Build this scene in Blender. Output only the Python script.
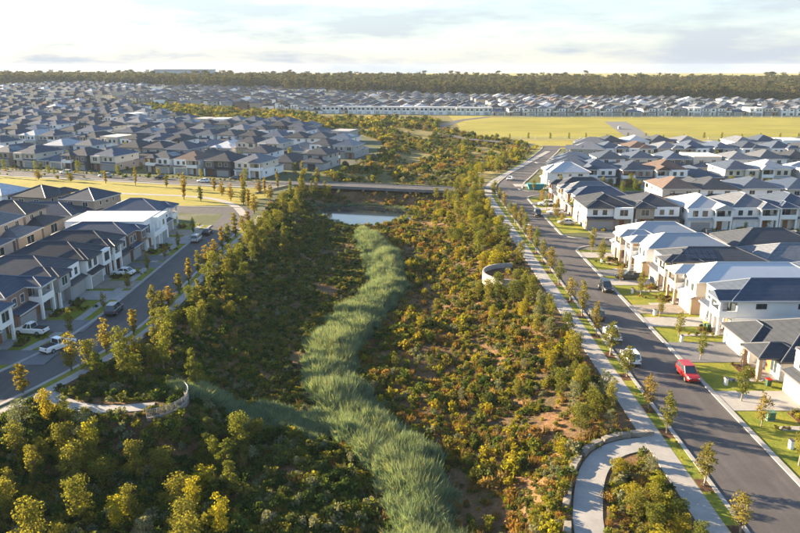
import bpy, math, random
import numpy as np
from mathutils import Vector, Matrix
R = math.radians
rnd = random.Random(7)
S = bpy.context.scene
for o in list(bpy.data.objects):
    bpy.data.objects.remove(o)
COL = S.collection

# ------------------------------------------------------------------ camera
cam_d = bpy.data.cameras.new('camera')
cam = bpy.data.objects.new('camera', cam_d)
COL.objects.link(cam)
cam.location = (0, 0, 40)
cam.rotation_euler = (R(90 - 15.56), 0, 0)
cam_d.sensor_width = 36
cam_d.lens = 36 * 720 / 800
cam_d.clip_start = 1
cam_d.clip_end = 9000
S.camera = cam

# ------------------------------------------------------------------ sky and sun
SUN_EL, SUN_AZ = 13.2, 66.0          # elevation; degrees to the left of straight ahead (+Y)
W = bpy.data.worlds.new('World')
S.world = W
W.use_nodes = True
wn = W.node_tree
wn.nodes.clear()
wo = wn.nodes.new('ShaderNodeOutputWorld')
wb = wn.nodes.new('ShaderNodeBackground')
sky = wn.nodes.new('ShaderNodeTexSky')
sky.sky_type = 'NISHITA'
sky.sun_disc = False
sky.sun_elevation = R(SUN_EL)
sky.sun_rotation = R(-SUN_AZ)
sky.air_density = 1.0
sky.dust_density = 0.3
sky.ozone_density = 2.0
tc = wn.nodes.new('ShaderNodeTexCoord')
mp = wn.nodes.new('ShaderNodeMapping')
mp.inputs['Scale'].default_value = (2.2, 2.2, 13.0)
nz = wn.nodes.new('ShaderNodeTexNoise')
nz.inputs['Scale'].default_value = 1.7
nz.inputs['Detail'].default_value = 6
nz.inputs['Roughness'].default_value = 0.6
rp = wn.nodes.new('ShaderNodeValToRGB')
rp.color_ramp.elements[0].position = 0.40
rp.color_ramp.elements[1].position = 0.60
rp.color_ramp.elements[0].color = (0.68, 0.68, 0.68, 1)
rp.color_ramp.elements[1].color = (1, 1, 1, 1)
mx = wn.nodes.new('ShaderNodeMix')
mx.data_type = 'RGBA'
mx.inputs['B'].default_value = (1.4, 1.56, 1.78, 1)      # thin bright cloud veil
wn.links.new(tc.outputs['Generated'], mp.inputs['Vector'])
wn.links.new(mp.outputs['Vector'], nz.inputs['Vector'])
wn.links.new(nz.outputs['Fac'], rp.inputs['Fac'])
# a cloud layer is seen edge-on low down: thicker towards the horizon all the way round
sx = wn.nodes.new('ShaderNodeSeparateXYZ')
wn.links.new(tc.outputs['Generated'], sx.inputs[0])
mr = wn.nodes.new('ShaderNodeMapRange')
mr.inputs['From Min'].default_value = 0.0
mr.inputs['From Max'].default_value = 0.45
mr.inputs['To Min'].default_value = 1.0
mr.inputs['To Max'].default_value = 0.10
wn.links.new(sx.outputs['Z'], mr.inputs['Value'])
mu = wn.nodes.new('ShaderNodeMath')
mu.operation = 'MULTIPLY'
wn.links.new(rp.outputs['Color'], mu.inputs[0])
wn.links.new(mr.outputs['Result'], mu.inputs[1])
wn.links.new(mu.outputs[0], mx.inputs['Factor'])
wn.links.new(sky.outputs['Color'], mx.inputs['A'])
wn.links.new(mx.outputs['Result'], wb.inputs['Color'])
wb.inputs['Strength'].default_value = 0.068
wn.links.new(wb.outputs['Background'], wo.inputs['Surface'])

sun_d = bpy.data.lights.new('sun', 'SUN')
sun_d.energy = 5.0
sun_d.angle = R(0.5)
sun_d.color = (1.0, 0.79, 0.52)
sun = bpy.data.objects.new('sun', sun_d)
COL.objects.link(sun)
sv = Vector((-math.sin(R(SUN_AZ)) * math.cos(R(SUN_EL)), math.cos(R(SUN_AZ)) * math.cos(R(SUN_EL)), math.sin(R(SUN_EL))))
sun.rotation_euler = sv.to_track_quat('Z', 'Y').to_euler()
sun.location = sv * 300

S.view_settings.view_transform = 'Standard'
S.view_settings.look = 'None'
S.view_settings.gamma = 1
S.view_settings.use_curve_mapping = False
S.view_settings.exposure = 2.72
S.cycles.max_bounces = 5
S.cycles.diffuse_bounces = 3
S.cycles.glossy_bounces = 2
S.cycles.transmission_bounces = 3
S.cycles.transparent_max_bounces = 4
S.cycles.volume_bounces = 0
S.cycles.use_denoising = True
S.cycles.caustics_reflective = False
S.cycles.caustics_refractive = False

# ------------------------------------------------------------------ materials
MATS = {}
def node(nt, t, **kw):
    n = nt.nodes.new(t)
    for k, v in kw.items():
        if k in n.inputs:
            n.inputs[k].default_value = v
        else:
            setattr(n, k, v)
    return n

def ramp(nt, fac, stops):
    r = nt.nodes.new('ShaderNodeValToRGB')
    while len(r.color_ramp.elements) < len(stops):
        r.color_ramp.elements.new(0.5)
    for e, (p, c) in zip(r.color_ramp.elements, stops):
        e.position = p
        e.color = (*c, 1)
    nt.links.new(fac, r.inputs['Fac'])
    return r.outputs['Color']

def mixc(nt, f, a, b, mode='MIX'):
    m = nt.nodes.new('ShaderNodeMix')
    m.data_type = 'RGBA'
    m.blend_type = mode
    for s, v in (('Factor', f), ('A', a), ('B', b)):
        if hasattr(v, 'links'):
            nt.links.new(v, m.inputs[s])
        elif s == 'Factor':
            m.inputs[s].default_value = v
        else:
            m.inputs[s].default_value = (*v, 1)
    return m.outputs['Result']

def noise(nt, scale, detail=4, vec=None, rough=0.55):
    n = node(nt, 'ShaderNodeTexNoise', Scale=scale, Detail=detail, Roughness=rough)
    if vec is None:
        g = nt.nodes.new('ShaderNodeNewGeometry')
        vec = g.outputs['Position']
    nt.links.new(vec, n.inputs['Vector'])
    return n.outputs['Fac']

def start(name):
    m = bpy.data.materials.new(name)
    m.use_nodes = True
    MATS[name] = m
    nt = m.node_tree
    return m, nt, nt.nodes['Principled BSDF']

def bump(nt, b, h, strength=0.3, dist=0.05):
    n = node(nt, 'ShaderNodeBump', Strength=strength, Distance=dist)
    nt.links.new(h, n.inputs['Height'])
    nt.links.new(n.outputs['Normal'], b.inputs['Normal'])

def m_plain(name, c, rough=0.7, var=0.15, scale=0.6, metal=0.0, spec=0.4):
    m, nt, b = start(name)
    f = noise(nt, scale, 5)
    nt.links.new(ramp(nt, f, [(0.3, tuple(x * (1 - var) for x in c)), (0.7, tuple(min(1, x * (1 + var)) for x in c))]), b.inputs['Base Color'])
    b.inputs['Roughness'].default_value = rough
    b.inputs['Metallic'].default_value = metal
    b.inputs['Specular IOR Level'].default_value = spec
    return m

def m_object(name, rough=0.8, scale=0.8, var=0.18, course=None, spec=0.3):
    """colour comes from the object's own colour, broken up by noise; course adds tile rows up the slope"""
    m, nt, b = start(name)
    oi = nt.nodes.new('ShaderNodeObjectInfo')
    f = noise(nt, scale, 6, rough=0.65)
    g = ramp(nt, f, [(0.25, (1 - var,) * 3), (0.75, (1 + var,) * 3)])
    c = mixc(nt, 1.0, oi.outputs['Color'], g, 'MULTIPLY')
    if course:
        t = nt.nodes.new('ShaderNodeTexCoord')
        w = node(nt, 'ShaderNodeTexWave', Scale=course, Distortion=0.15)
        w.bands_direction = 'Z'
        w.wave_profile = 'SAW'
        nt.links.new(t.outputs['Object'], w.inputs['Vector'])
        c = mixc(nt, 0.35, c, mixc(nt, 1.0, c, ramp(nt, w.outputs['Fac'], [(0.0, (0.45,) * 3), (0.3, (1.15,) * 3)]), 'MULTIPLY'))
        bump(nt, b, w.outputs['Fac'], 0.4, 0.06)
    nt.links.new(c, b.inputs['Base Color'])
    b.inputs['Roughness'].default_value = rough
    b.inputs['Specular IOR Level'].default_value = spec
    return m

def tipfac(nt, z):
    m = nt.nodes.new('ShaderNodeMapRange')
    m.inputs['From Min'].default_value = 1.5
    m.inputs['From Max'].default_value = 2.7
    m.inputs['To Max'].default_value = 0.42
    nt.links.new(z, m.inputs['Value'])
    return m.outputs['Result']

def m_leaf(name, cols, transl=0.32, isl=0.35, tip=None):
    """foliage: hue by plant (object random) and by leaf (island random)"""
    m, nt, b = start(name)
    nt.nodes.remove(b)
    oi = nt.nodes.new('ShaderNodeObjectInfo')
    ge = nt.nodes.new('ShaderNodeNewGeometry')
    n = len(cols)
    c = ramp(nt, oi.outputs['Random'], [(i / max(1, n - 1) * 0.96 + 0.02, c) for i, c in enumerate(cols)])
    v = ramp(nt, ge.outputs['Random Per Island'], [(0, (1 - isl,) * 3), (1, (1 + isl, 1 + isl * 0.9, 1 + isl * 0.6))])
    c = mixc(nt, 1.0, c, v, 'MULTIPLY')
    if tip:        # paler tips: sunlit reed tops painted into the colour, besides dry blade ends
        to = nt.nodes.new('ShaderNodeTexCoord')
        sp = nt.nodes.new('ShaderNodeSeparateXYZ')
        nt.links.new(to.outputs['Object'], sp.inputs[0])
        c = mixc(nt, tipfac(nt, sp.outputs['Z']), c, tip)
    d = node(nt, 'ShaderNodeBsdfDiffuse', Roughness=0.6)
    t = nt.nodes.new('ShaderNodeBsdfTranslucent')
    tcol = mixc(nt, 1.0, c, (1.25, 1.15, 0.55), 'MULTIPLY')
    ms = node(nt, 'ShaderNodeMixShader', Fac=transl)
    nt.links.new(c, d.inputs['Color'])
    nt.links.new(tcol, t.inputs['Color'])
    nt.links.new(d.outputs[0], ms.inputs[1])
    nt.links.new(t.outputs[0], ms.inputs[2])
    nt.links.new(ms.outputs[0], nt.nodes['Material Output'].inputs['Surface'])
    return m

def m_ground(name, stops, scale=0.12, fine=2.0, rough=0.95, finevar=0.35, bumps=0.5):
    m, nt, b = start(name)
    f = noise(nt, scale, 8, rough=0.6)
    c = ramp(nt, f, stops)
    f2 = noise(nt, fine, 6, rough=0.7)
    v = ramp(nt, f2, [(0.25, (1 - finevar,) * 3), (0.75, (1 + finevar,) * 3)])
    nt.links.new(mixc(nt, 1.0, c, v, 'MULTIPLY'), b.inputs['Base Color'])
    b.inputs['Roughness'].default_value = rough
    b.inputs['Specular IOR Level'].default_value = 0.15
    if bumps:
        bump(nt, b, f2, bumps, 0.15)
    return m

m_ground('soil', [(0.30, (0.055, 0.048, 0.022)), (0.45, (0.09, 0.06, 0.032)), (0.56, (0.17, 0.095, 0.048)), (0.68, (0.09, 0.07, 0.027)), (0.8, (0.13, 0.105, 0.035))], 0.16, 2.2, finevar=0.55, bumps=1.0)
m_ground('lawn', [(0.3, (0.10, 0.13, 0.018)), (0.5, (0.17, 0.18, 0.022)), (0.7, (0.24, 0.20, 0.03))], 0.35, 3.0, finevar=0.25)
m_ground('dry_grass', [(0.3, (0.19, 0.165, 0.03)), (0.5, (0.26, 0.22, 0.045)), (0.7, (0.2, 0.19, 0.04))], 0.03, 0.5, finevar=0.2)
m_ground('meadow', [(0.3, (0.07, 0.07, 0.025)), (0.45, (0.12, 0.105, 0.035)), (0.55, (0.17, 0.14, 0.05)), (0.66, (0.10, 0.10, 0.03)), (0.8, (0.15, 0.135, 0.05))], 0.06, 0.6, finevar=0.4)
m_ground('yard', [(0.3, (0.09, 0.085, 0.06)), (0.5, (0.07, 0.085, 0.03)), (0.65, (0.13, 0.12, 0.10)), (0.8, (0.10, 0.10, 0.05))], 0.08, 1.5)
m_ground('mulch', [(0.3, (0.06, 0.032, 0.02)), (0.7, (0.13, 0.065, 0.035))], 0.8, 5.0)
m_ground('concrete', [(0.3, (0.24, 0.23, 0.22)), (0.7, (0.34, 0.32, 0.30))], 0.35, 2.5, rough=0.85, finevar=0.1, bumps=0.05)
m_ground('dark_concrete', [(0.3, (0.12, 0.12, 0.125)), (0.7, (0.17, 0.165, 0.165))], 0.3, 2.5, rough=0.8, finevar=0.12, bumps=0.05)
m_ground('gravel_yard', [(0.3, (0.2, 0.17, 0.14)), (0.7, (0.3, 0.26, 0.21))], 0.4, 4.0)

def m_field():
    m, nt, b = start('field_grass')
    g = nt.nodes.new('ShaderNodeNewGeometry')
    mpn = nt.nodes.new('ShaderNodeMapping')
    mpn.inputs['Scale'].default_value = (0.12, 1.0, 1.0)
    mpn.inputs['Rotation'].default_value = (0, 0, 0.05)
    nt.links.new(g.outputs['Position'], mpn.inputs['Vector'])
    st = noise(nt, 0.09, 5, mpn.outputs['Vector'], 0.65)
    pa = noise(nt, 0.02, 6)
    c = ramp(nt, st, [(0.3, (0.15, 0.15, 0.03)), (0.48, (0.25, 0.22, 0.045)), (0.6, (0.19, 0.18, 0.035)), (0.72, (0.29, 0.24, 0.07))])
    c = mixc(nt, 1.0, c, ramp(nt, pa, [(0.3, (0.8,) * 3), (0.7, (1.2,) * 3)]), 'MULTIPLY')
    nt.links.new(c, b.inputs['Base Color'])
    b.inputs['Roughness'].default_value = 0.95
    b.inputs['Specular IOR Level'].default_value = 0.1
m_field()

def m_asphalt():
    m, nt, b = start('asphalt')
    g = nt.nodes.new('ShaderNodeNewGeometry')
    mpn = nt.nodes.new('ShaderNodeMapping')
    mpn.inputs['Scale'].default_value = (1.0, 0.07, 1.0)
    nt.links.new(g.outputs['Position'], mpn.inputs['Vector'])
    streak = noise(nt, 1.1, 5, mpn.outputs['Vector'])
    blot = noise(nt, 0.16, 7, rough=0.7)
    grain = noise(nt, 6.0, 3)
    c = ramp(nt, streak, [(0.3, (0.064, 0.058, 0.057)), (0.7, (0.09, 0.08, 0.077))])
    c = mixc(nt, 1.0, c, ramp(nt, blot, [(0.3, (0.72,) * 3), (0.7, (1.22,) * 3)]), 'MULTIPLY')
    c = mixc(nt, 1.0, c, ramp(nt, grain, [(0.2, (0.8,) * 3), (0.8, (1.2,) * 3)]), 'MULTIPLY')
    nt.links.new(c, b.inputs['Base Color'])
    b.inputs['Roughness'].default_value = 0.75
    b.inputs['Specular IOR Level'].default_value = 0.3
m_asphalt()
m_object('wall_render', 0.85, 0.5, 0.06)
m_object('wall_brick', 0.9, 3.0, 0.22)
m_object('roof_tile', 0.75, 0.9, 0.24, course=0.9, spec=0.25)
m_object('roof_sheet', 0.45, 0.7, 0.05, spec=0.5)
m_object('trim', 0.6, 0.5, 0.05)
m_object('car_paint', 0.22, 0.5, 0.03, spec=0.6)
m_object('timber', 0.7, 4.0, 0.25)
m_plain('glass', (0.035, 0.045, 0.055), 0.06, 0.1, 0.3, spec=0.8)
m_plain('solar_glass', (0.012, 0.016, 0.03), 0.12, 0.15, 0.5, spec=0.7)
m_plain('frame_white', (0.7, 0.7, 0.68), 0.5)
m_plain('frame_dark', (0.05, 0.05, 0.055), 0.5)
m_plain('rubber', (0.02, 0.02, 0.02), 0.85)
m_plain('alloy', (0.45, 0.45, 0.46), 0.35, metal=0.8)
m_plain('lamp_red', (0.35, 0.02, 0.015), 0.25)
m_plain('lamp_clear', (0.75, 0.75, 0.72), 0.15)
m_plain('bark', (0.12, 0.085, 0.06), 0.95, 0.35, 3.0)
m_plain('pale_bark', (0.26, 0.21, 0.16), 0.95, 0.3, 3.0)
m_plain('stone', (0.22, 0.19, 0.155), 0.95, 0.25, 0.9)
m_plain('steel_rail', (0.30, 0.31, 0.32), 0.5, 0.1, 1, metal=0.3)
m_plain('bin_green', (0.03, 0.07, 0.04), 0.5)
m_plain('bin_yellow', (0.75, 0.5, 0.03), 0.5)
m_plain('kiosk_green', (0.05, 0.13, 0.09), 0.6)
m_plain('skip_teal', (0.04, 0.22, 0.24), 0.6)
m_leaf('leaf_street', [(0.13, 0.15, 0.04), (0.17, 0.17, 0.045), (0.21, 0.175, 0.05), (0.15, 0.165, 0.045)], 0.4)
m_leaf('leaf_gold', [(0.22, 0.19, 0.05), (0.24, 0.18, 0.055), (0.18, 0.18, 0.045)], 0.4)
m_leaf('leaf_native', [(0.11, 0.135, 0.035), (0.15, 0.165, 0.042), (0.19, 0.185, 0.045), (0.13, 0.15, 0.05)], 0.45)
m_leaf('leaf_shrub', [(0.08, 0.115, 0.032), (0.13, 0.155, 0.035), (0.18, 0.18, 0.035), (0.15, 0.14, 0.035), (0.11, 0.135, 0.05)], 0.35)
m_leaf('leaf_lime', [(0.21, 0.22, 0.03), (0.28, 0.26, 0.035), (0.25, 0.21, 0.035)], 0.45)
m_leaf('leaf_rust', [(0.24, 0.135, 0.045), (0.22, 0.155, 0.05), (0.28, 0.18, 0.055), (0.16, 0.115, 0.04)], 0.3)
m_leaf('leaf_grey', [(0.165, 0.180, 0.112), (0.225, 0.225, 0.135), (0.135, 0.165, 0.105)], 0.3)
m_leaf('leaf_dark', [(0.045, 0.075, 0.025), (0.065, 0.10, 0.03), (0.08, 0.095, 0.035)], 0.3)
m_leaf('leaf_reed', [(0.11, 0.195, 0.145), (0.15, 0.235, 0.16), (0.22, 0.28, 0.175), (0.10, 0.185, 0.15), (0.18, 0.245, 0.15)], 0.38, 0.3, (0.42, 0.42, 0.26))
m_leaf('reed_plume', [(0.30, 0.24, 0.15), (0.36, 0.30, 0.19)], 0.4, 0.2)
m_leaf('leaf_forest', [(0.07, 0.075, 0.035), (0.09, 0.09, 0.04), (0.115, 0.1, 0.045), (0.06, 0.07, 0.035)], 0.25, 0.3)
m_leaf('straw', [(0.3, 0.225, 0.09), (0.25, 0.18, 0.07), (0.2, 0.165, 0.06)], 0.3)

mw, nt, b = start('water')
b.inputs['Base Color'].default_value = (0.03, 0.04, 0.04, 1)
b.inputs['Roughness'].default_value = 0.06
b.inputs['Specular IOR Level'].default_value = 0.9
bump(nt, b, noise(nt, 1.2, 3), 0.05, 0.05)

# ------------------------------------------------------------------ helpers
class MB:
    """collects boxes, quads and prisms into one mesh"""
    def __init__(s):
        s.v, s.f, s.m = [], [], []
    def quad(s, *p, mi=0):
        n = len(s.v)
        s.v += [tuple(q) for q in p]
        s.f.append(tuple(range(n, n + len(p))))
        s.m.append(mi)
        return s
    def box(s, x0, x1, y0, y1, z0, z1, mi=0):
        n = len(s.v)
        s.v += [(x0, y0, z0), (x1, y0, z0), (x1, y1, z0), (x0, y1, z0), (x0, y0, z1), (x1, y0, z1), (x1, y1, z1), (x0, y1, z1)]
        for q in ((0, 3, 2, 1), (4, 5, 6, 7), (0, 1, 5, 4), (1, 2, 6, 5), (2, 3, 7, 6), (3, 0, 4, 7)):
            s.f.append(tuple(n + i for i in q))
            s.m.append(mi)
        return s
    def bar(s, a, c, r, mi=0, sides=4, r2=None):
        a, c = Vector(a), Vector(c)
        r2 = r if r2 is None else r2
        d = (c - a).normalized()
        u = d.orthogonal().normalized()
        w = d.cross(u)
        n = len(s.v)
        for p, rr in ((a, r), (c, r2)):
            for i in range(sides):
                t = 2 * math.pi * (i + .5) / sides
                s.v.append(tuple(p + u * (rr * math.cos(t)) + w * (rr * math.sin(t))))
        for i in range(sides):
            j = (i + 1) % sides
            s.f.append((n + i, n + j, n + sides + j, n + sides + i))
            s.m.append(mi)
        s.f.append(tuple(n + sides + i for i in range(sides)))
        s.m.append(mi)
        s.f.append(tuple(n + i for i in reversed(range(sides))))
        s.m.append(mi)
        return s
    def mesh(s, name, *mats):
        me = bpy.data.meshes.new(name)
        me.from_pydata(s.v, [], s.f)
        for k in mats:
            me.materials.append(MATS[k])
        if len(mats) > 1:
            me.polygons.foreach_set('material_index', s.m)
        me.update()
        return me

def put(name, me, parent=None, color=None, loc=None, rz=None):
    o = bpy.data.objects.new(name, me)
    COL.objects.link(o)
    if parent is not None:
        o.parent = parent
    if color is not None:
        o.color = (*color, 1)
    if loc is not None:
        o.location = loc
    if rz is not None:
        o.rotation_euler = (0, 0, rz)
    return o

def tag(o, label, cat, group=None):
    o['label'] = label
    o['category'] = cat
    if group:
        o['group'] = group
    return o

def struct(o, kind='structure', label=None, cat=None):
    o['kind'] = kind
    if label:
        o['label'] = label
    if cat:
        o['category'] = cat
    return o

ONES = 'zeroth first second third fourth fifth sixth seventh eighth ninth tenth eleventh twelfth thirteenth fourteenth fifteenth sixteenth seventeenth eighteenth nineteenth'.split()
TENS = 'x x twent thirt fort fift sixt sevent eight ninet'.split()
def nth(n):
    if n < 20:
        return ONES[n]
    if n < 100:
        return TENS[n // 10] + ('ieth' if n % 10 == 0 else 'y-' + ONES[n % 10])
    return 'hundredth' if n == 100 else 'hundred-and-' + nth(n - 100)

def lerp_tab(tab, y):
    if y <= tab[0][0]:
        return tab[0][1]
    for (a, va), (c, vc) in zip(tab, tab[1:]):
        if y <= c:
            return va + (vc - va) * (y - a) / (c - a)
    return tab[-1][1]

def sstep(a, c, t):
    t = max(0.0, min(1.0, (t - a) / (c - a)))
    return t * t * (3 - 2 * t)

# ------------------------------------------------------------------ terrain
XL = [(-40, -130), (30, -88), (55, -62), (70, -51), (86, -43), (103, -38), (170, -37), (195, -38), (215, -40), (245, -36), (262, -32), (300, -20), (330, -10), (400, -11), (440, -24), (480, -58)]
XR = [(-40, 26.5), (225, 26), (240, 27), (255, 30.5), (274, 37), (309, 51), (360, 68), (400, 66), (440, 40), (480, 36)]
REED = [(60, -0.49, 5.3), (66, -0.5, 5.12), (74, -4.4, 3.69), (81, -8.26, 0.34), (90, -11.55, -4.88), (96, -13.46, -6.87), (108, -14.67, -6.98), (122, -11.74, -3.62), (140, -5.38, 0.95), (160, -7.61, -0.34), (173, -9.49, -1.96), (184, -11.23, -6.68), (192, -11.44, -9.44)]
POND = [(-28, 229), (-19, 234), (-9.8, 235.5), (1, 230), (2.2, 218), (-2, 209), (-9, 205), (-16.3, 207.5), (-23, 215)]
BRIDGE = [(-57, 251), (-36, 252.5), (-12, 246.5), (29, 236)]

def seg_dist(px, py, pts):
    best = 1e9
    for (ax, ay), (bx, by) in zip(pts, pts[1:]):
        dx, dy = bx - ax, by - ay
        t = max(0, min(1, ((px - ax) * dx + (py - ay) * dy) / (dx * dx + dy * dy)))
        best = min(best, math.hypot(px - ax - t * dx, py - ay - t * dy))
    return best

def inside(px, py, poly):
    r = False
    for (ax, ay), (bx, by) in zip(poly, poly[1:] + poly[:1]):
        if (ay > py) != (by > py) and px < (bx - ax) * (py - ay) / (by - ay) + ax:
            r = not r
    return r

def poly_dist(px, py, poly):
    return seg_dist(px, py, poly + poly[:1]) * (-1 if inside(px, py, poly) else 1)

def wob(x, y):
    return (math.sin(x * .31 + 1.3 * math.sin(y * .11)) * math.sin(y * .23 + .7) + .6 * math.sin(x * .13 - y * .17 + 2) + .4 * math.sin(x * .61 + y * .47))

def rise(x, y):
    return 10.0 * sstep(620, 1350, y)

def in_valley(x, y):
    if y > 478:
        return -1
    return min(x - lerp_tab(XL, y), lerp_tab(XR, y) - x)

def height(x, y):
    z = height0(x, y)
    if 225 < y < 268 and -60 < x < 40:
        t = seg_dist(x, y, BRIDGE)
        z = max(z, -1.2 - 3.5 * sstep(4.5, 9, t))
    return z

def height0(x, y):
    z = rise(x, y)
    if y < 480 and -140 < x < 75:
        d = in_valley(x, y)
        if d > 0:
            k = 1 - 0.55 * sstep(255, 300, y)
            k *= 1 - sstep(400, 475, y)
            dep = 4.0 * sstep(0.5, 20, d)
            z -= k * dep
            z += 0.22 * wob(x, y) * sstep(2, 12, d) * k
            if 190 < y < 240:
                p = poly_dist(x, y, POND)
                if p < 6:
                    z -= 1.3 * (1 - sstep(-2, 6, p))
            # paths let into the slope: the loop path and the lookout spur run level
            if 50 < y < 90:
                t = seg_dist(x, y, LOOP)
                if t < 7:
                    z *= sstep(2.2, 7, t)
                t = math.hypot(x + 30.2, y - 81.3)
                if t < 11:
                    z = z * sstep(4.6, 11, t) - .9 * (1 - sstep(4.6, 11, t))
                t = seg_dist(x, y, SPUR)
                if t < 6:
                    z *= sstep(1.8, 6, t)
    return z

LOOP = [(15.6, 40), (16.6, 55), (18.4, 62), (20.0, 66), (22.2, 69), (25, 70.6), (28.2, 71)]
SPUR = [(-45.5, 84.5), (-41.5, 80.8), (-36.5, 78.8), (-30, 80)]

xs = sorted(set([float(v) for v in range(-1900, -150, 50)] + [float(v) for v in range(-150, -90, 10)] + [float(v) for v in np.arange(-90, 90, 1.5)] + [float(v) for v in range(90, 150, 10)] + [float(v) for v in range(150, 1951, 50)]))
ys = sorted(set([float(v) for v in range(-120, 40, 10)] + [float(v) for v in np.arange(40, 262, 1.5)] + [float(v) for v in range(264, 480, 4)] + [float(v) for v in range(480, 1400, 20)] + [float(v) for v in range(1400, 3201, 100)]))
vv = [(x, y, height(x, y)) for y in ys for x in xs]
nx = len(xs)
ff = [(j * nx + i, j * nx + i + 1, (j + 1) * nx + i + 1, (j + 1) * nx + i) for j in range(len(ys) - 1) for i in range(nx - 1)]
# material zones of the bare ground: valley soil, house-lot ground, far dry grass
gm = []
for j in range(len(ys) - 1):
    for i in range(nx - 1):
        cx, cy = (xs[i] + xs[i + 1]) / 2, (ys[j] + ys[j + 1]) / 2
        if cy < 478:
            gm.append((0 if cy < 256 else 3) if in_valley(cx, cy) > -0.2 else (1 if cy < 366 or cx < 0 else 2))
        else:
            gm.append(3 if cx < 40 and cy < 760 else 2)
me = bpy.data.meshes.new('terrain')
me.from_pydata(vv, [], ff)
for k in ('soil', 'yard', 'dry_grass', 'meadow'):
    me.materials.append(MATS[k])
me.polygons.foreach_set('material_index', gm)
me.polygons.foreach_set('use_smooth', [True] * len(ff))
me.update()
struct(put('ground', me))

def resample(pts, step):
    out = []
    for (ax, ay), (bx, by) in zip(pts, pts[1:]):
        n = max(1, int(math.hypot(bx - ax, by - ay) / step))
        for i in range(n):
            t = i / n
            out.append((ax + (bx - ax) * t, ay + (by - ay) * t))
    out.append(pts[-1])
    return out

def smooth_line(pts, step=2.0, it=2):
    for _ in range(it):
        q = [pts[0]]
        for a, c in zip(pts, pts[1:]):
            q.append((a[0] * .75 + c[0] * .25, a[1] * .75 + c[1] * .25))
            q.append((a[0] * .25 + c[0] * .75, a[1] * .25 + c[1] * .75))
        q.append(pts[-1])
        pts = q
    return resample(pts, step)

def offset_line(pts, d):
    out = []
    for i, (x, y) in enumerate(pts):
        a, c = pts[max(0, i - 1)], pts[min(len(pts) - 1, i + 1)]
        tx, ty = c[0] - a[0], c[1] - a[1]
        L = math.hypot(tx, ty) or 1
        out.append((x + ty / L * d, y - tx / L * d))      # + = right-hand side
    return out

def ribbon(name, pts, l, r, z, mat, thick=0.0, kind='structure', follow=False):
    """strip between offsets l and r of a line; thick>0 makes it a solid kerb or slab"""
    b = MB()
    A, C = offset_line(pts, l), offset_line(pts, r)
    g = (lambda p: height(*p)) if follow else (lambda p: rise(*p))
    for i in range(len(pts) - 1):
        q = [(*A[i], g(A[i]) + z), (*C[i], g(C[i]) + z), (*C[i + 1], g(C[i + 1]) + z), (*A[i + 1], g(A[i + 1]) + z)]
        b.quad(*q)
        if thick:
            lo = [(p[0], p[1], p[2] - thick) for p in q]
            b.quad(q[0], q[3], lo[3], lo[0])
            b.quad(q[2], q[1], lo[1], lo[2])
            if i == 0:
                b.quad(q[1], q[0], lo[0], lo[1])
            if i == len(pts) - 2:
                b.quad(q[3], q[2], lo[2], lo[3])
    return struct(put(name, b.mesh(name, mat)), kind)

def sheet(name, poly, z, mat, kind='structure'):
    b = MB()
    b.quad(*[(x, y, rise(x, y) + z) for x, y in poly])
    return struct(put(name, b.mesh(name, mat)), kind)

# ------------------------------------------------------------------ roads, paths, lawns
AVE = smooth_line([(35.3, 10), (35.3, 60), (35.3, 150), (35.3, 215), (35.8, 236), (38.7, 253), (45.5, 272), (54.5, 300), (75, 360), (79, 378)], 3)
ribbon('avenue_road', AVE, -4.3, 4.3, 0.008, 'asphalt')
AVE_N = [p for p in AVE if p[1] < 372]
ribbon('kerb', AVE_N, -4.65, -4.2, 0.13, 'concrete', 0.2)
for seg in ([p for p in AVE if p[1] < 157], [p for p in AVE if 174 < p[1] < 224], [p for p in AVE if 241 < p[1] < 292], [p for p in AVE if 311 < p[1] < 364]):
    ribbon('kerb', seg, 4.15, 4.75, 0.13, 'concrete', 0.2)
ribbon('verge_lawn', [p for p in AVE if p[1] < 360], -5.95, -4.65, 0.085, 'lawn', 0.15)
PATH = smooth_line([(28.15, 10), (28.15, 90), (28.15, 112), (28.1, 140), (28.1, 200), (27.9, 222), (29.4, 240), (32.9, 256), (40, 274), (53.8, 307), (72, 352)], 3)
ribbon('shared_path', PATH, -1.2, 1.2, 0.10, 'concrete', 0.2)
ribbon('loop_path', smooth_line(LOOP, 1.0), -1.35, 1.35, 0.085, 'concrete', 0.25)

# side streets of the estate across the avenue
def xlim(y):
    return 0.5556 * (0.963 * y + 10.7) + 22
for yc, x0 in ((165, 39.4), (232, 39.8), (301.5, 58)):
    line = resample([(x0 - (1 if yc < 200 else 2), yc), (xlim(yc) + 10, yc)], 10)
    ribbon('side_street', line, -3.6, 3.6, 0.014, 'asphalt')
    l2 = [p for p in line if p[0] > x0 + 6]
    ribbon('kerb', l2, -4.0, -3.5, 0.13, 'concrete', 0.2)
    ribbon('kerb', l2, 3.5, 4.0, 0.13, 'concrete', 0.2)
    # flared corners of the junction
    for sgn in (-1, 1):
        b = MB()
        kx = x0 + 0.25
        rr = 5.5
        cxx, cyy = kx + rr, yc + sgn * (3.6 + rr)
        arc = [(cxx - rr * math.cos(t), cyy - sgn * rr * math.sin(t)) for t in np.linspace(0, math.pi / 2, 7)]
        b.quad(*[(x, y, 0.011) for x, y in ([(kx - .5, yc + sgn * (3.6 + rr)), (kx - .5, yc + sgn * 3.5), (cxx, yc + sgn * 3.5)] + arc[::-1])])
        struct(put('street_corner', b.mesh('street_corner', 'asphalt')))
        ribbon('kerb', arc, -0.25, 0.25, 0.13, 'concrete', 0.2)
ribbon('park_road', resample([(80, 372), (330, 372)], 12), -4, 4, 0.03, 'asphalt')
sheet('park_verge', [(86, 377), (330, 377), (330, 404), (80, 404), (76, 390)], 0.02, 'dry_grass')

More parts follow.
